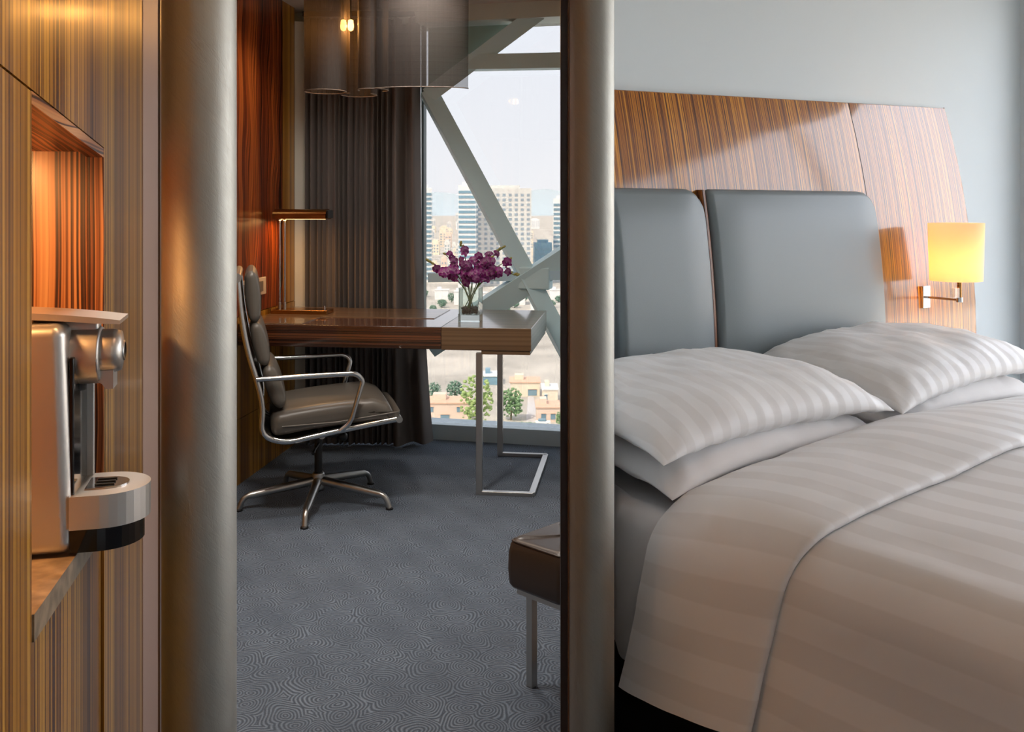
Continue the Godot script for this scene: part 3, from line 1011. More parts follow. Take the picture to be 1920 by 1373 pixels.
func build_desk_corner() -> void:
	# veneered left wall: red figured panel above the desk, olive panel below
	var wl := thing("wall_panelling", "zebrano panelling on the wall at the end of the desk", "panelling", g(-1.599, 1.77), 0.0)
	wl.rotation_degrees.y = -6.58
	var L := 3.475
	part(wl, "upper_panel", prism(PackedVector2Array([Vector2(0, 0.78), Vector2(L - 0.19, 0.78), Vector2(L - 0.19, 2.37), Vector2(0, 2.37)]), 0.02), M.red_wood, Vector3(0.021, 0, 0), Vector3(0, 90, 0))
	part(wl, "edge_panel", prism(PackedVector2Array([Vector2(L - 0.187, 0.78), Vector2(L, 0.78), Vector2(L, 2.37), Vector2(L - 0.187, 2.37)]), 0.02), M.wall_wood, Vector3(0.019, 0, 0), Vector3(0, 90, 0))
	part(wl, "lower_panel", prism(PackedVector2Array([Vector2(0, 0.305), Vector2(L, 0.305), Vector2(L, 0.777), Vector2(0, 0.777)]), 0.02), M.wall_wood, Vector3(0.021, 0, 0), Vector3(0, 90, 0))
	part(wl, "lower_panel", prism(PackedVector2Array([Vector2(0, 0.0), Vector2(L, 0.0), Vector2(L, 0.302), Vector2(0, 0.302)]), 0.02), M.wall_wood, Vector3(0.021, 0, 0), Vector3(0, 90, 0))
	var so := thing("socket_plate", "long beige socket plate on the panelling behind the chair", "socket", wl.transform * Vector3(0.0215, 0.90, -2.86), -6.58)
	part(so, "plate", rbox(Vector3(0.008, 0.085, 0.34), 0.003), M.white_plastic, Vector3(0.004, 0, 0))
	for k in 3:
		part(so, "socket", rbox(Vector3(0.003, 0.05, 0.05), 0.001), M.hem, Vector3(0.009, 0, -0.1 + 0.1 * k))
	build_desk()
	build_chair()
	build_desk_lamp()
	build_vase()
	build_pendant()
	build_curtain()
	build_bench()

func build_desk() -> void:
	var t := thing("writing_desk", "long glossy zebrano desk with a pale end block on a chrome leg", "desk", g(0.085, 4.25), DESK_TURN)
	part(t, "end_block", rbox(Vector3(0.406, 0.102, 0.74), 0.003, 2, true), M.desk_pale, Vector3(-0.203, 0.7, -0.37))
	part(t, "end_plinth", rbox(Vector3(0.22, 0.016, 0.73), 0.002, 1, true), M.desk_pale, Vector3(-0.115, 0.640, -0.37))
	part(t, "desk_top", rbox(Vector3(0.953, 0.100, 0.74), 0.003, 2, true), M.desk_wood, Vector3(-0.8835, 0.701, -0.37))
	part(t, "leather_inlay", rbox(Vector3(0.56, 0.004, 0.40), 0.001, 1, true), M.desk_pale, Vector3(-0.78, 0.7525, -0.50))
	part(t, "side_tray", rbox(Vector3(0.30, 0.004, 0.70), 0.001, 1, true), M.desk_pale, Vector3(-1.21, 0.7525, -0.37))
	# bent square tube leg
	var w := 0.028
	for z in [-0.03, -0.70]:
		part(t, "leg_post", rbox(Vector3(w, 0.636, w), 0.002), M.satin, Vector3(-0.237, 0.318, z))
		part(t, "leg_foot", rbox(Vector3(0.237, w * 0.6, w), 0.002), M.satin, Vector3(-0.113, 0.0085, z))
	part(t, "leg_crossbar", rbox(Vector3(w, w * 0.6, 0.67), 0.002), M.satin, Vector3(0.0, 0.0085, -0.365))
	part(t, "wall_bracket", rbox(Vector3(0.012, 0.09, 0.6), 0.003), M.black, Vector3(-1.352, 0.70, -0.37))

func build_chair() -> void:
	var t := thing("office_chair", "high-backed padded leather swivel chair on a chrome five-star base", "chair", g(-0.845, 4.19), 15.0)
	var hw := 0.235
	# base
	part(t, "hub", lathe([Vector2(0, 0.055), Vector2(0.024, 0.055), Vector2(0.027, 0.07), Vector2(0.027, 0.125), Vector2(0.022, 0.135), Vector2(0, 0.135)], 24), M.satin)
	part(t, "gas_column", lathe([Vector2(0.0, 0.13), Vector2(0.017, 0.13), Vector2(0.017, 0.29), Vector2(0, 0.29)], 20), M.black)
	var ang := [200.0, 272.0, 344.0, 56.0, 128.0]
	for a in ang:
		var d := Vector3(cos(deg_to_rad(a - 15.0)), 0, -sin(deg_to_rad(a - 15.0)))
		var st := SurfaceTool.new()
		st.begin(Mesh.PRIMITIVE_TRIANGLES)
		var pts := rounded([d * 0.015 + Vector3(0, 0.098, 0), d * 0.315 + Vector3(0, 0.058, 0), d * 0.335 + Vector3(0, 0.006, 0)], 0.03, 5)
		var rad := []
		for k in pts.size():
			rad.append(lerpf(0.020, 0.0115, minf(1.0, float(k) / 2.0)))
		add_tube(st, pts, rad, 12, true)
		var leg := part(t, "base_arm", st.commit(), M.satin)
		part(leg, "glide", lathe([Vector2(0, 0.0), Vector2(0.017, 0.0), Vector2(0.015, 0.008), Vector2(0, 0.008)], 14), M.black, d * 0.335)
	# mechanism
	part(t, "tilt_mechanism", rbox(Vector3(0.15, 0.05, 0.13), 0.012, 2), M.black, Vector3(0.02, 0.318, 0))
	part(t, "tension_knob", lathe([Vector2(0, -0.02), Vector2(0.018, -0.02), Vector2(0.02, 0), Vector2(0.016, 0.022), Vector2(0, 0.022)], 16), M.black, Vector3(0.10, 0.295, 0.05), Vector3(70, 0, 20))
	part(t, "height_lever", tube([Vector3(0.0, 0.26, 0.02), Vector3(-0.02, 0.255, 0.09), Vector3(-0.03, 0.248, 0.13)], [0.005, 0.005, 0.008], 8), M.black)
	# side frames: back rail curving into the seat rail
	var rail := [Vector3(-0.335, 1.005, 0), Vector3(-0.322, 0.85, 0), Vector3(-0.295, 0.70, 0), Vector3(-0.258, 0.58, 0), Vector3(-0.235, 0.48, 0), Vector3(-0.245, 0.36, 0), Vector3(-0.15, 0.325, 0), Vector3(0.06, 0.362, 0), Vector3(0.315, 0.398, 0)]
	for s in [-1.0, 1.0]:
		var pts := []
		for p in rounded(rail, 0.09, 4):
			pts.append(p + Vector3(0, 0, s * hw))
		var st := SurfaceTool.new()
		st.begin(Mesh.PRIMITIVE_TRIANGLES)
		add_tube(st, pts, 0.0125, 10)
		part(t, "side_frame", st.commit(), M.chrome)
		# arm loop
		var arm := []
		for p in rounded([Vector3(-0.262, 0.595, 0), Vector3(0.135, 0.602, 0), Vector3(0.165, 0.575, 0), Vector3(0.115, 0.40, 0), Vector3(0.07, 0.366, 0)], 0.045, 5):
			arm.append(p + Vector3(0, 0, s * (hw + 0.026)))
		var st2 := SurfaceTool.new()
		st2.begin(Mesh.PRIMITIVE_TRIANGLES)
		add_tube(st2, arm, 0.0105, 10)
		part(t, "armrest", st2.commit(), M.chrome)
	for q in [[Vector3(-0.338, 1.005, 0), 0.019], [Vector3(0.318, 0.398, 0), 0.014]]:
		part(t, "end_tube", tube([q[0] + Vector3(0, 0, -hw - 0.02), q[0] + Vector3(0, 0, hw + 0.02)], q[1], 16), M.satin)
	part(t, "cross_brace", tube([Vector3(0.0, 0.345, -hw), Vector3(0.0, 0.345, hw)], 0.014, 12), M.satin)
	# leather sling behind and pads in front
	var wdt := hw * 2 - 0.02
	var sling := part(t, "back_sling", grid(20, 6, func(s, q):
		var p := curve_point(rail, s * 0.93)
		return [p + Vector3(0.004, 0.004, (q - 0.5) * wdt), Vector2(s, q)]), M.leather)
	var backs := [[Vector3(-0.318, 1.028, 0), Vector3(-0.300, 0.815, 0)], [Vector3(-0.300, 0.812, 0), Vector3(-0.258, 0.632, 0)], [Vector3(-0.256, 0.629, 0), Vector3(-0.196, 0.45, 0)]]
	for k in 3:
		part(t, "back_pad", pad(backs[k][0], backs[k][1], wdt, 0.066 if k < 2 else 0.074), M.leather)
	part(t, "seat_pad", rbox(Vector3(0.52, 0.10, wdt + 0.02), 0.038, 4, false, 8, func(p: Vector3):
		var x := p.x / 0.26
		var y := p.y + 0.012 * (1.0 - x * x) - 0.055 * pow(maxf(0.0, (x - 0.62) / 0.38), 2.0) * (1.0 if p.y > 0 else 0.1)
		return Vector3(p.x + (0.012 if p.y < 0 else -0.01) * maxf(0.0, x), y + 0.02 * x - 0.010 * (p.z * p.z / 0.055), p.z)), M.leather, Vector3(0.055, 0.422, 0))
	part(t, "seat_piping", tube([Vector3(-0.16, 0.392, hw), Vector3(0.06, 0.398, hw), Vector3(0.30, 0.425, hw)], 0.004, 6), M.leather)

func curve_point(pts: Array, s: float) -> Vector3:
	var f := s * (pts.size() - 1)
	var i := clampi(int(f), 0, pts.size() - 2)
	var a: Vector3 = pts[maxi(i - 1, 0)]
	var d: Vector3 = pts[mini(i + 2, pts.size() - 1)]
	return pts[i].cubic_interpolate(pts[i + 1], a, d, f - i)

# quilted pad between two points of the back
func pad(a: Vector3, b: Vector3, wdt: float, thick: float) -> ArrayMesh:
	var l := (b - a).length()
	var t := (b - a).normalized()
	var n := Vector3(t.y, -t.x, 0) * -1.0
	if n.x < 0:
		n = -n
	return rbox(Vector3(l, thick, wdt), thick * 0.46, 4, false, 6, func(p: Vector3):
		var x := p.x / (l / 2)
		var z := p.z / (wdt / 2)
		var bulge := (1.0 - 0.35 * x * x) * (1.0 - 0.12 * z * z)
		return a.lerp(b, 0.5 + p.x / l) + n * (p.y * bulge + thick * 0.5) + Vector3(0, 0, p.z))

func build_desk_lamp() -> void:
	var t := thing("desk_lamp", "brass desk lamp with twin posts and a long bar head", "lamp", g(-1.055, 4.83, 0.7545), DESK_TURN)
	part(t, "base", rbox(Vector3(0.29, 0.020, 0.11), 0.002), M.lamp_brass, Vector3(0, 0.010, 0))
	for x in [-0.118, -0.092]:
		part(t, "post", tube([Vector3(x, 0.02, 0), Vector3(x, 0.49, 0)], 0.0045, 10), M.chrome)
		part(t, "post_socket", tube([Vector3(x, 0.02, 0), Vector3(x, 0.055, 0)], 0.0075, 12), M.satin)
		part(t, "post_socket", tube([Vector3(x, 0.465, 0), Vector3(x, 0.49, 0)], 0.0075, 12), M.satin)
	var prof := PackedVector2Array()
	for k in 13:
		var a := PI * k / 12.0
		prof.append(Vector2(cos(a) * 0.045, 0.492 + sin(a) * 0.032))
	prof.append(Vector2(-0.043, 0.474))
	prof.append(Vector2(0.043, 0.474))
	part(t, "lamp_head", prism(prof, 0.275), M.lamp_brass, Vector3(0.135, 0, 0), Vector3(0, 90, 0))
	part(t, "head_end", rbox(Vector3(0.012, 0.04, 0.076), 0.003), M.black, Vector3(0.142, 0.498, 0))
	part(t, "switch", tube([Vector3(0.115, 0.02, 0), Vector3(0.115, 0.038, 0)], [0.006, 0.004], 10), M.chrome)
	part(t, "lamp_tube", tube([Vector3(-0.12, 0.4745, 0), Vector3(0.12, 0.4745, 0)], 0.003, 10), glow(rgb(255, 200, 130), 5.0))
	var l := AreaLight3D.new()
	l.area_size = Vector2(0.24, 0.05)
	lamp_light(l, t, "desk_lamp_glow", Vector3(0, 0.468, 0), rgb(255, 190, 115), 0.22, 0.05)
	l.area_range = 12.0
	l.rotation_degrees = Vector3(-90, 0, 0)

func build_vase() -> void:
	var pos := g(-0.196, 4.53, 0.7515)
	var t := thing("glass_vase", "square clear glass vase with dark pebbles on the desk end", "vase", pos, DESK_TURN)
	var o := 0.05
	var i := 0.043
	# outer and inner skins of one solid glass shell
	var st := SurfaceTool.new()
	st.begin(Mesh.PRIMITIVE_TRIANGLES)
	var h := 0.158
	var f := 0.032
	var quad := func(a: Vector3, b: Vector3, c: Vector3, d: Vector3):
		var n := (c - a).cross(b - a).normalized()
		for p in [a, b, c, a, c, d]:
			st.set_normal(n)
			st.set_uv(Vector2.ZERO)
			st.add_vertex(p)
	var ring := func(r: float, y: float) -> Array: return [Vector3(-r, y, r), Vector3(r, y, r), Vector3(r, y, -r), Vector3(-r, y, -r)]
	var ob: Array = ring.call(o, 0.0)
	var ot: Array = ring.call(o, h)
	var ib: Array = ring.call(i, f)
	var it: Array = ring.call(i, h)
	for k in 4:
		var q := (k + 1) % 4
		quad.call(ob[k], ot[k], ot[q], ob[q])
		quad.call(ib[q], it[q], it[k], ib[k])
		quad.call(ot[k], it[k], it[q], ot[q])
	quad.call(ob[3], ob[0], ob[1], ob[2])
	quad.call(ib[0], ib[3], ib[2], ib[1])
	part(t, "glass_body", st.commit(), M.vase_glass)
	var pb := SurfaceTool.new()
	pb.begin(Mesh.PRIMITIVE_TRIANGLES)
	var ball := SphereMesh.new()
	ball.radius = 0.008
	ball.height = 0.012
	ball.radial_segments = 8
	ball.rings = 4
	var r := RandomNumberGenerator.new()
	r.seed = 4
	for k in 160:
		pb.append_from(ball, 0, Transform3D(Basis.from_euler(Vector3(r.randf(), r.randf() * 6, r.randf())), Vector3(r.randf_range(-0.033, 0.033), f + 0.007 + r.randf() * 0.024, r.randf_range(-0.033, 0.033))))
	var peb := part(t, "pebbles", pb.commit(), M.pebble)
	peb.set_meta("kind", "stuff")
	build_orchids(pos)

func petal_mesh(sd: int, deep: Color, pale: Color) -> ArrayMesh:
	var v := PackedVector3Array()
	var n := PackedVector3Array()
	var uv := PackedVector2Array()
	var c := PackedColorArray()
	var idx := PackedInt32Array()
	var r := RandomNumberGenerator.new()
	r.seed = sd
	# five petals and a lip, facing +z
	for k in 6:
		var a := TAU * k / 5.0 + PI / 2
		var ln := 0.021 if k % 2 == 0 else 0.024
		var wd := 0.0085 if k in [0, 2, 3] else 0.0125
		if k == 5:
			a = -PI / 2
			ln = 0.014
			wd = 0.008
		var dir := Vector3(cos(a), sin(a), 0)
		var side := Vector3(-sin(a), cos(a), 0)
		var base := v.size()
		for j in 5:
			var q := j / 4.0
			for i in 3:
				var s := i - 1.0
				var half := wd * sin(PI * (0.08 + 0.86 * q))
				var z := 0.006 * q - 0.012 * q * q + 0.003 * s * s + (0.012 * q if k == 5 else 0.0) + r.randf_range(-0.0006, 0.0006)
				v.append(dir * ln * q + side * s * half + Vector3(0, 0, z))
				n.append((Vector3(0, 0, 1) - side * s * 0.4 + dir * 0.3 * q).normalized())
				uv.append(Vector2(q, s))
				var tone := clampf(q * 1.3, 0.0, 1.0)
				c.append(pale.lerp(deep, tone) if k < 5 else deep.lerp(Color(0.18, 0.0, 0.13), 0.5))
		for j in 4:
			for i in 2:
				var o := base + j * 3 + i
				idx.append_array([o, o + 1, o + 4, o, o + 4, o + 3])
	return from_arrays(v, n, uv, idx, c)

func build_orchids(pos: Vector3) -> void:
	var kinds := [petal_mesh(1, Color(0.27, 0.012, 0.20), Color(0.55, 0.30, 0.50)), petal_mesh(2, Color(0.17, 0.008, 0.13), Color(0.40, 0.22, 0.36)), petal_mesh(3, Color(0.36, 0.03, 0.28), Color(0.62, 0.45, 0.58))]
	var bud := SphereMesh.new()
	bud.radius = 0.006
	bud.height = 0.022
	bud.radial_segments = 8
	bud.rings = 5
	var r := RandomNumberGenerator.new()
	r.seed = 17
	# tips in metres from the vase: x, y, z
	var tips := [
		[Vector3(-0.205, 0.285, 0.02), "orchid stem arching farthest left with green buds at its tip"],
		[Vector3(-0.045, 0.365, 0.0), "tallest orchid stem with a single bud pointing up"],
		[Vector3(0.155, 0.345, -0.02), "orchid stem rising to the upper right with a curled tip"],
		[Vector3(0.225, 0.215, 0.02), "orchid stem drooping farthest right with hanging buds"],
		[Vector3(-0.12, 0.31, -0.05), "purple orchid stem left of the middle"],
		[Vector3(0.10, 0.30, 0.04), "purple orchid stem right of the middle"],
		[Vector3(0.03, 0.31, -0.06), "purple orchid stem at the back of the bouquet"],
		[Vector3(-0.02, 0.27, 0.07), "purple orchid stem facing the room in the middle"],
		[Vector3(0.13, 0.235, 0.05), "purple orchid stem low on the right above the desk end"],
		[Vector3(-0.13, 0.225, 0.05), "purple orchid stem low on the left above the desk"],
		[Vector3(0.02, 0.20, 0.08), "purple orchid stem lowest in front of the vase rim"],
		[Vector3(0.185, 0.29, 0.0), "purple orchid stem high on the right below the curled tip"],
	]
	for k in tips.size():
		var t := thing("orchid_stem", tips[k][1], "flower", pos, 0.0, "orchid stems in the vase")
		var tip: Vector3 = tips[k][0]
		var foot := Vector3(clampf(-tip.x * 0.12, -0.028, 0.028) + r.randf_range(-0.01, 0.01), 0.052, r.randf_range(-0.028, 0.028))
		var rim := Vector3(clampf(tip.x * 0.22, -0.032, 0.032), 0.158, clampf(tip.z * 0.4, -0.03, 0.03))
		var up := Vector3(tip.x * 0.55, maxf(0.23, tip.y * 0.82), tip.z * 0.7)
		var path := []
		for j in 17:
			path.append(curve_point([foot, rim, up, tip], j / 16.0))
		part(t, "stem", tube(path, 0.0022, 6), M.stem)
		var long := k < 4
		var n := 6 if long else 8
		for j in n:
			var s := lerpf(0.44, 0.80 if long else 0.99, (j + 0.5) / n)
			var p := curve_point([foot, rim, up, tip], s)
			var out := Vector3(r.randf_range(-1, 1), r.randf_range(-0.45, 0.6), r.randf_range(0.1, 1.0)).normalized()
			var c := p + out * 0.022
			var b := Basis.looking_at(-(out + Vector3(0, 0, 0.5)).normalized(), Vector3.UP) * Basis(Vector3.BACK, r.randf_range(-0.6, 0.6))
			var f := part(t, "flower", kinds[r.randi() % 3], M.petal, c)
			f.basis = b.scaled(Vector3.ONE * r.randf_range(0.85, 1.15))
			if j % 2 == 0:
				part(t, "flower_stalk", tube([p, c], 0.0012, 5), M.stem)
		for j in 3 if long else 1:
			var p := curve_point([foot, rim, up, tip], 1.0 - j * 0.07)
			var b := part(t, "bud", bud, M.bud, p + Vector3(r.randf_range(-0.006, 0.006), 0.004, 0))
			b.rotation_degrees = Vector3(r.randf_range(-30, 30), 0, -60.0 * signf(tip.x) if absf(tip.x) > 0.1 else 0.0)

func build_pendant() -> void:
	var z := 3.9
	var t := thing("pendant_lamp", "pendant lamp of sheer brown mesh ribbons above the desk", "lamp", at(720, 172, z))
	var k := z / F
	# each ribbon in plan: centre px, radius px, start and end angle, depth shift
	var ribbons := [[610, 39, 0.0, 360.0, 0.0], [664, 34, -40.0, 250.0, 0.12], [703, 28, -200.0, 60.0, -0.05], [795, 86, 190.0, 352.0, -0.10]]
	for q in ribbons:
		var c := Vector3((q[0] - 720) * k, 0, -q[4])
		var r: float = q[1] * k
		var fn := func(s: float, v: float) -> Array:
			var a := deg_to_rad(lerpf(q[2], q[3], s))
			var depth := 1.0 if r < 0.15 else 0.35
			var wob := 1.0 + 0.015 * v
			return [c + Vector3(cos(a) * r * wob, v * 0.50, -sin(a) * r * depth * wob), Vector2(s * r * TAU * 1.4, v * 0.5)]
		var sh := part(t, "shade", grid(40, 6, fn), M.mesh_shade)
		for v in [0.0, 1.0]:
			var pts := []
			for j in 41:
				pts.append(fn.call(j / 40.0, v)[0])
			part(sh, "hem", tube(pts, 0.0022, 6), M.hem)
	part(t, "ceiling_plate", rbox(Vector3(0.6, 0.02, 0.2), 0.004), M.satin, Vector3(0.0, 0.605, 0))
	for x in [-0.2, 0.15]:
		part(t, "suspension_rod", tube([Vector3(x, 0.5, 0), Vector3(x, 0.6, 0)], 0.004, 8), M.satin)
	part(t, "frame_bar", tube([Vector3(-0.3, 0.5, 0), Vector3(0.3, 0.5, 0)], 0.005, 8), M.satin)
	var bulb := lathe([Vector2(0, 0.0), Vector2(0.010, 0.006), Vector2(0.013, 0.02), Vector2(0.010, 0.045), Vector2(0.0, 0.05)], 14)
	for x in [-0.165, -0.135]:
		var b := part(t, "bulb", bulb, glow(rgb(255, 180, 96), 5.0), Vector3(x, 0.245, 0.0))
		part(t, "bulb_cord", tube([Vector3(x, 0.29, 0), Vector3(x, 0.5, 0)], 0.003, 6), M.black)
		var l := OmniLight3D.new()
		lamp_light(l, t, "bulb_glow", Vector3(x, 0.27, 0), rgb(255, 180, 96), 0.10, 0.02)

func build_curtain() -> void:
	var t := thing("curtain", "dark taupe pleated floor-length curtain beside the desk window", "curtain", g(-0.80, 5.205))
	# leading edge with wide folds on the right, narrow pleats on the left
	var a := -0.325
	var b := 0.175
	part(t, "pleats", grid(420, 6, func(s, v):
		var ph: float = s * PI * 17.0 + 0.5 * sin(s * 31.0) + 0.25 * sin(v * 3.0 + s * 12.0)
		var amp: float = 0.034 * (0.8 + 0.4 * sin(s * 17.0))
		return [Vector3(lerpf(a, b, s) + 0.003 * sin(ph * 2.0), v * 2.30 + 0.005, amp * (2.0 * pow(absf(sin(ph)), 0.6) - 1.0)), Vector2(s * 3.0, v * 2.3)]), M.curtain)
	part(t, "wide_fold", grid(120, 14, func(s, v):
		var spread: float = 1.0 + 0.55 * pow(1.0 - v, 3.0)
		var x: float = b - 0.012 + s * 0.135 * spread
		return [Vector3(x, v * 2.30 + 0.005 + 0.01 * s, 0.014 - 0.03 * s + 0.042 * sin(s * 9.6 + 0.4 + 0.5 * v) + 0.02 * (1.0 - v)), Vector2(s, v * 2.3)]), M.curtain)
	part(t, "heading_rail", rbox(Vector3(0.66, 0.03, 0.03), 0.003), M.black, Vector3(-0.005, 2.335, -0.01))
	var sh := thing("sheer_curtain", "narrow gathered white sheer between the dark curtain and the window", "curtain", g(-0.52, 5.275))
	part(sh, "sheer_folds", grid(60, 4, func(s, v):
		return [Vector3(-0.03 + s * 0.055, v * 2.25 + 0.01, 0.012 * sin(s * 22.0)), Vector2(s, v)]), M.sheer)

func build_bench() -> void:
	# corner of a leather bench beside the right column
	var e1 := Vector2(0.714, -0.70)
	var e2 := Vector2(0.70, 0.714)
	var p0 := Vector2(-0.0165, 2.56)
	var poly := [p0, p0 + e1 * 0.23, Vector2(0, 0), Vector2(0, 0), p0 + e2 * 0.27]
	var lim := func(q: Vector2, d: Vector2) -> Vector2:
		var k := (STEP * q.y - 0.035 - q.x) / (d.x - STEP * d.y)
		return q + d * k
	poly[1] = p0 + e1 * 0.20
	poly[4] = p0 + e2 * 0.22
	poly[2] = lim.call(poly[1], e2)
	poly[3] = lim.call(poly[4], e1)
	var c := p0
	var t := thing("leather_bench", "tufted brown leather bench on slim metal legs beside the column", "bench", g(c.x, c.y))
	var outline := PackedVector2Array()
	for q in poly:
		outline.append(q - c)
	# cushion: rounded by shrinking rings
	var mid := Vector2.ZERO
	for q in outline:
		mid += q / outline.size()
	var prof := [[0.0, 0.0, 0.5], [0.16, 0.004, 0.5], [0.30, 0.018, 1.0], [0.75, 0.0, 1.0], [0.92, 0.010, 1.0], [1.0, 0.03, 1.0]]
	var round_poly := PackedVector2Array()
	for k in outline.size():
		var a := outline[posmod(k - 1, outline.size())]
		var b := outline[k]
		var d := outline[(k + 1) % outline.size()]
		var q := minf(0.022, minf((a - b).length(), (d - b).length()) * 0.4)
		for j in 5:
			var f := j / 4.0
			var u0 := b + (a - b).normalized() * q
			var u1 := b + (d - b).normalized() * q
			round_poly.append(u0.lerp(b, f).lerp(b.lerp(u1, f), f))
	var np := round_poly.size()
	var layers := [[0.030, 0.279], [0.010, 0.282], [0.002, 0.292], [-0.002, 0.33], [0.0, 0.375], [0.006, 0.398], [0.016, 0.409], [0.035, 0.414], [0.12, 0.417], [10.0, 0.417]]
	var nl := layers.size() - 1
	part(t, "cushion", grid(np, nl, func(s, v):
		var q := round_poly[int(round(s * np)) % np]
		var ly: Array = layers[int(round(v * nl))]
		var toward := mid - q
		var ins: float = minf(ly[0] / maxf(toward.length(), 0.001), 1.0)
		var p := q + toward * ins
		var dent := 0.0
		if ly[0] >= 0.03 and ly[1] > 0.4:
			dent = -0.006 * maxf(0.0, sin(s * TAU * 7.0)) * minf(ins * 4.0, 1.0)
		return [Vector3(p.x, ly[1] + dent, -p.y), Vector2(s, v)], true), M.bench_leather)
	var pip := []
	for k in np + 1:
		var q := round_poly[k % np]
		var p := q + (mid - q).normalized() * 0.010
		pip.append(Vector3(p.x, 0.405, -p.y))
	part(t, "piping", tube(pip, 0.0028, 6), M.bench_leather)
	var fr := PackedVector2Array()
	for q in outline:
		fr.append(q + (mid - q).normalized() * 0.03)
	part(t, "frame_plate", slab(Array(fr), 0.262, 0.282), M.satin)
	var legs := [at(997, 1287, 2.592), g(0.158, 2.47), g(0.17, 2.68)]
	for l in legs:
		part(t, "leg", rbox(Vector3(0.022, 0.264, 0.022), 0.002), M.satin, Vector3(l.x, 0.132, l.z) - t.position, Vector3(0, 45, 0))

# ------------------------------------------------------------------ bed
# keeps bedding on the bed's side of the thin partition; p is in the bed's axes (u, y, v)
func clip_bed(p: Vector3, keep := 0.016) -> Vector3:
	var q := BED_O + W2 * p.x + V2 * p.z
	var lack := STEP * q.y + keep - q.x
	if lack > 0.0:
		p.x += lack / (W2.x - STEP * W2.y)
	return p

func lean(h: float) -> float:
	return 0.135 * pow(maxf(0.0, h - 0.70), 2.0)

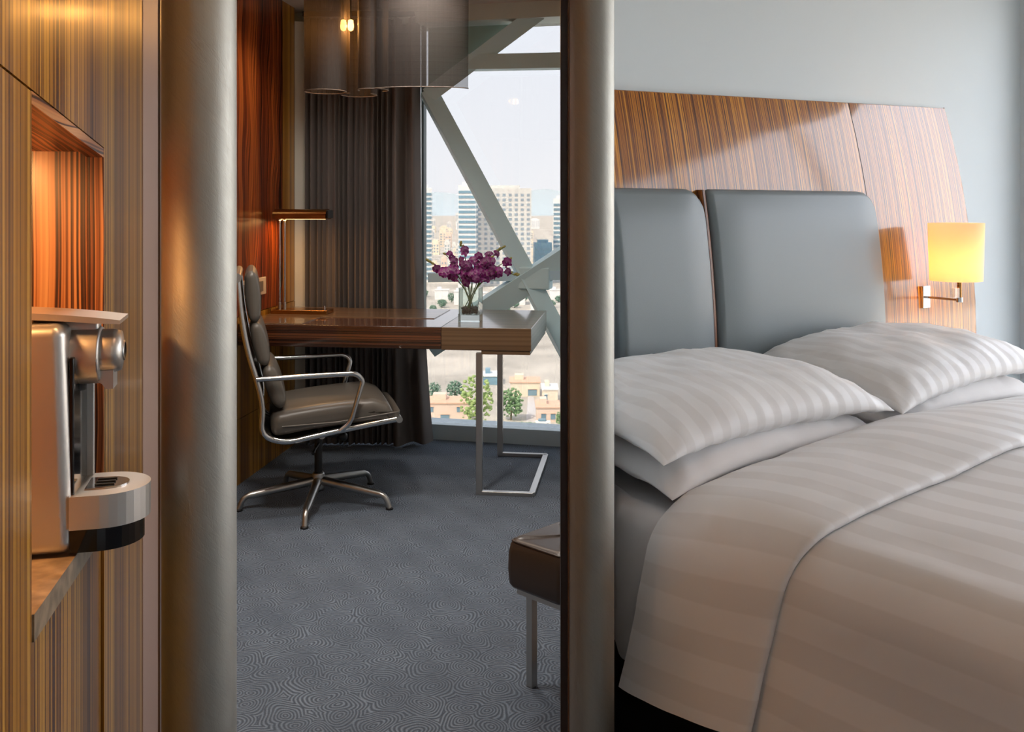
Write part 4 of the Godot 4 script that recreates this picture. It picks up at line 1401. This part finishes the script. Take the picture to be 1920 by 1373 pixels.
func build_bed() -> void:
	var T := BED_TURN
	var o := bed(0, 0)
	# headboard: curved panels leaning back
	var hb := thing("headboard", "tall curved zebrano headboard with grey leather back cushions", "headboard", bed(0, -0.15), T)
	var top := func(u: float) -> float: return 1.653 + 0.034 * u
	var panel := func(u0: float, u1: float, h0: float) -> ArrayMesh:
		return grid(int(maxf(4, (u1 - u0) * 12)), 24, func(s, v):
			# wraps round the thickness: front, top, back
			var u := lerpf(u0, u1, s)
			var ht: float = top.call(u)
			var h: float
			var off := 0.0
			if v < 0.46:
				h = lerpf(h0, ht, v / 0.46)
			elif v < 0.54:
				h = ht
				off = -0.032 * (v - 0.46) / 0.08
			else:
				h = lerpf(ht, h0, (v - 0.54) / 0.46)
				off = -0.032
			return [Vector3(u, h, -lean(h) + off), Vector2(u - 0.10 * lean(h), h)])
	part(hb, "main_panel", panel.call(0.4415, 1.888, 0.25), M.headboard_wood)
	part(hb, "side_panel", panel.call(1.892, 2.657, 0.25), M.headboard_wood)
	var e := panel.call(0.0, 0.03, 0.25)
	var side_end := PackedVector2Array()
	for k in 13:
		var h := lerpf(0.25, 1.743, k / 12.0)
		side_end.append(Vector2(-lean(h), h))
	for k in 13:
		var h := lerpf(1.743, 0.25, k / 12.0)
		side_end.append(Vector2(-lean(h) - 0.032, h))
	part(hb, "edge_band", prism(side_end, 0.002), M.headboard_wood, Vector3(2.657, 0, 0), Vector3(0, -90, 0))
	part(hb, "mount_rail", rbox(Vector3(2.0, 0.10, 0.08), 0.004), M.brown_edge, Vector3(1.55, 0.60, -0.085))
	# leather cushions
	for q in [[0.4415, 0.878, false], [0.905, 1.882, true]]:
		part(hb, "back_cushion", back_pad(q[0], q[1], 0.45, 1.352, q[2]), M.head_leather)
	part(hb, "divider_strip", rbox(Vector3(0.014, 0.90, 0.030), 0.002, 1, false, 10, func(p: Vector3): return p + Vector3(0, 0, -lean(p.y + 0.90))), M.niche_wood, Vector3(0.8915, 0.90, 0.012))
	# wall lamp on the side panel
	var zl := 3.873
	var lamp := thing("wall_sconce", "swing-arm reading lamp with a yellow drum shade on the headboard", "lamp", bed(2.215, -0.15, 0.916), T)
	part(lamp, "wall_plate", rbox(Vector3(0.055, 0.092, 0.012), 0.002), M.chrome, Vector3(0.02, 0, 0.006 - lean(0.916)))
	part(lamp, "arm", rbox(Vector3(0.012, 0.010, 0.15), 0.002), M.chrome, Vector3(0.018, 0.0, 0.075))
	part(lamp, "arm_joint", tube([Vector3(0.018, -0.010, 0.145), Vector3(0.018, 0.010, 0.145)], 0.013, 16), M.chrome)
	part(lamp, "glass_holder", rbox(Vector3(0.045, 0.042, 0.02), 0.003), M.holder_glass, Vector3(0.0, 0.028, 0.14))
	part(lamp, "stem", tube([Vector3(0.018, 0.0, 0.145), Vector3(0.018, 0.085, 0.145)], 0.009, 14), M.lamp_brass)
	part(lamp, "shade", grid(48, 10, func(s, v):
		var a: float = s * TAU
		var r: float = lerpf(0.106, 0.113, v)
		return [Vector3(cos(a) * r, 0.078 + v * 0.232, 0.14 + sin(a) * r * 0.92), Vector2(s, v)], true), M.shade)
	part(lamp, "shade_carrier", tube([Vector3(-0.10, 0.085, 0.14), Vector3(0.10, 0.085, 0.14)], 0.002, 6), M.lamp_brass)
	part(lamp, "bulb", lathe([Vector2(0, 0.10), Vector2(0.014, 0.11), Vector2(0.022, 0.15), Vector2(0.016, 0.18), Vector2(0, 0.19)], 16), glow(rgb(255, 200, 120), 6.0), Vector3(0, 0, 0.14))
	var l := OmniLight3D.new()
	lamp_light(l, lamp, "sconce_bulb_glow", Vector3(0, 0.15, 0.14), rgb(255, 198, 128), 0.042, 0.02)
	# base and mattress
	var base := thing("bed_base", "low black bed base under the white mattress", "bed base", o, T)
	part(base, "plinth", rbox(Vector3(1.78, 0.215, 2.0), 0.01, 2, false, 14, func(p: Vector3): return clip_bed(p + Vector3(0.95, 0.1085, 0.97)) ), M.black)
	var mt := thing("mattress", "thick mattress in a white fitted sheet", "mattress", o, T)
	part(mt, "fitted_sheet", rbox(Vector3(1.88, 0.385, 2.05), 0.05, 4, false, 16, func(p: Vector3): return clip_bed(p + Vector3(0.93, 0.418, 0.955))), M.linen_plain)
	# pillows: two flat ones with a fuller striped one on each
	var spots := [
		["lower left pillow, flattened under the striped one", 0.435, 0.22, 0.690, 0.87, 0.58, 0.15, 1.0, 0, 0.0, false],
		["lower right pillow, flattened under the striped one", 1.375, 0.22, 0.690, 0.87, 0.58, 0.15, 1.0, 1, 0.0, false],
		["plump striped white pillow on top, nearest the column", 0.435, 0.215, 0.785, 0.92, 0.59, 0.16, 4.0, 2, 0.0, true],
		["plump striped white pillow on top, below the yellow lamp", 1.395, 0.215, 0.785, 0.92, 0.59, 0.16, 4.0, 3, 2.0, true],
	]
	for q in spots:
		var c := Vector3(q[1], q[3], q[2])
		var p := thing("pillow", q[0], "pillow", bed(c.x, c.z, 0.0), T, "pillows on the bed")
		part(p, "pillow_case", pillow(c, q[4], q[5], q[6], q[7], q[8], q[9]), M.pillow_linen if q[10] else M.linen_plain)
	# duvet with its turned-down band
	var dv := thing("duvet", "white satin-striped duvet turned down below the pillows", "duvet", o, T)
	var nz := FastNoiseLite.new()
	nz.seed = 6
	nz.frequency = 2.2
	var cover := func(s: float, v: float, off: float, hem: float) -> Array:
		# cross-section by arc length: left hang, rounded edge, crowned top, right hang
		var r := 0.13
		var hang: float = 0.655 - r - hem
		var flat := 1.98 - 2.0 * r
		var total: float = hang * 2.0 + PI * r + flat
		var d: float = s * total
		var p: Vector3
		var n: Vector3
		if d < hang:
			p = Vector3(-0.045 - 0.030 * (1.0 - d / hang), hem + d, v)
			n = Vector3(-1, 0, 0)
		elif d < hang + PI / 2 * r:
			var a: float = (d - hang) / r
			p = Vector3(-0.045 + r - cos(a) * r, 0.655 - r + sin(a) * r, v)
			n = Vector3(-cos(a), sin(a), 0)
		elif d < hang + PI / 2 * r + flat:
			var q: float = d - hang - PI / 2 * r
			var w: float = q / flat
			p = Vector3(-0.045 + r + q, 0.655 + 0.045 * sin(PI * w), v)
			n = Vector3.UP
		else:
			var q: float = d - hang - PI / 2 * r - flat
			if q < PI / 2 * r:
				var a: float = q / r
				p = Vector3(1.935 - r + sin(a) * r, 0.655 - r + cos(a) * r, v)
				n = Vector3(sin(a), cos(a), 0)
			else:
				p = Vector3(1.935, 0.655 - r - (q - PI / 2 * r), v)
				n = Vector3.RIGHT
		p += n * (off + 0.010 * nz.get_noise_3d(p.x, p.y * 1.5, v))
		return [p, Vector2(d, v)]
	part(dv, "cover", grid(110, 40, func(s, t):
		var v := lerpf(0.70, 2.06, t)
		var r: Array = cover.call(s, v, 0.0 - 0.03 * pow(maxf(0.0, (0.80 - v) / 0.10), 2.0), 0.20)
		return [clip_bed(r[0]), r[1]]), M.linen)
	part(dv, "turned_band", grid(110, 26, func(s, t):
		# strip profile: along the top from the pillows, round the fold, back underneath
		var w := 0.345
		var th := 0.022
		var a: float
		var off: float
		if t < 0.70:
			a = t / 0.70 * w
			off = th + 0.012 * sin(PI * minf(1.0, t / 0.70)) - 0.012 * pow(1.0 - t / 0.70, 6.0)
		elif t < 0.88:
			var q: float = (t - 0.70) / 0.18 * PI
			a = w + sin(q) * 0.014
			off = th * 0.5 + cos(q) * th * 0.5
		else:
			a = w - (t - 0.88) / 0.12 * 0.10
			off = 0.002
		var d: float = clampf(1.0 - s / 0.16, 0.0, 1.0)
		var r: Array = cover.call(s, 0.505 + a - 0.075 * d, off, 0.235 + 0.04 * (a / w))
		return [clip_bed(r[0], 0.020), r[1]]), M.linen)

func back_pad(u0: float, u1: float, h0: float, h1: float, both: bool) -> ArrayMesh:
	var cu := (u0 + u1) / 2
	var ch := (h0 + h1) / 2
	var hu := (u1 - u0) / 2
	var hh := (h1 - h0) / 2
	return rbox(Vector3(hu * 2, hh * 2, 0.042), 0.020, 4, false, 22, func(p: Vector3):
		# rounded top right corner, soft swell towards the middle
		var x := p.x / hu
		var y := p.y / hh
		var u := p.x
		var rc := 0.085
		var dx := p.x - (hu - rc)
		var dy := p.y - (hh - rc)
		if dx > 0 and dy > 0:
			var l := Vector2(dx, dy).length()
			var m := maxf(dx, dy)
			if l > 0.0:
				var k := m / l
				dx *= k
				dy *= k
			u = hu - rc + dx
			p.y = hh - rc + dy
		var edge := minf(1.0 - absf(x), 0.16 / hu * 1.0) / (0.16 / hu) if both or x > 0 else 1.0
		var edge2 := minf(1.0 - y, 0.12 / hh) / (0.12 / hh)
		var swell := 0.022 * (1.0 - pow(1.0 - clampf(edge, 0, 1), 2.0)) * (1.0 - pow(1.0 - clampf(edge2, 0, 1), 2.0))
		var h := ch + p.y
		return Vector3(cu + u, h, p.z + 0.020 - lean(h) + (swell if p.z > -0.015 else 0.0)))

func pillow(c: Vector3, w: float, d: float, t: float, tilt: float, sd: int, roll: float) -> ArrayMesh:
	var nz := FastNoiseLite.new()
	nz.seed = 30 + sd
	nz.frequency = 3.0
	var b := Basis.from_euler(Vector3(deg_to_rad(tilt), 0, deg_to_rad(roll)))
	var nu := 44
	var nv := 30
	var v := PackedVector3Array()
	var uv := PackedVector2Array()
	var idx := PackedInt32Array()
	for sgn in [1.0, -1.0]:
		var base := v.size()
		for j in nv + 1:
			for i in nu + 1:
				var x := -cos(PI * i / nu)
				var z := -cos(PI * j / nv)
				var px := w / 2 * x * (1.0 - 0.045 * (1.0 - z * z) * absf(x))
				var pz := d / 2 * z * (1.0 - 0.07 * (1.0 - x * x) * absf(z))
				var f := pow(maxf(0.0, 1.0 - pow(absf(x), 3.0)), 0.50) * pow(maxf(0.0, 1.0 - pow(absf(z), 2.8)), 0.48)
				var wr := nz.get_noise_3d(px * 2.0, sgn, pz * 2.0) * 0.017 * f
				# small gathers along the seams
				var edge := pow(maxf(absf(x), absf(z)), 10.0) * (1.0 - maxf(absf(x), absf(z)))
				wr += 0.09 * edge * sin(px * 70.0 + pz * 55.0)
				var y: float = sgn * t / 2 * f * (1.12 if sgn > 0 else 0.72) + wr
				# the weight of the bed below flattens the underside; corners hang a little
				y -= 0.036 * pow(absf(x * z), 2.5)
				var p := b * Vector3(px, y, pz)
				v.append(clip_bed(p + c, 0.018) - Vector3(c.x, 0, c.z))
				uv.append(Vector2(px, pz))
		for j in nv:
			for i in nu:
				var o := base + j * (nu + 1) + i
				var q := [o, o + 1, o + nu + 2, o, o + nu + 2, o + nu + 1]
				if sgn < 0:
					q.reverse()
				for k in q:
					idx.append(k)
	return renormal(v, uv, idx)

# ------------------------------------------------------------------ lamps in the ceilings
func build_lights() -> void:
	var warm := rgb(255, 196, 130)
	var soft := rgb(255, 246, 236)
	downlight(-0.12, 1.05, 2.6, warm, 1.0, 38, "ceiling downlight washing the zebrano coffee wall", Vector3(-0.30, -1, 0.0))
	downlight(0.55, 0.75, 2.6, rgb(255, 200, 158), 0.42, 60, "ceiling downlight over the near side of the bed")
	downlight(-0.75, 2.7, 2.37, soft, 2.8, 65, "ceiling downlight over the carpet before the desk")
	downlight(-0.35, 3.6, 2.37, soft, 2.4, 65, "ceiling downlight between the pendant and the desk end")
	downlight(-0.9, 4.4, 2.37, soft, 0.8, 62, "ceiling downlight over the desk lamp")
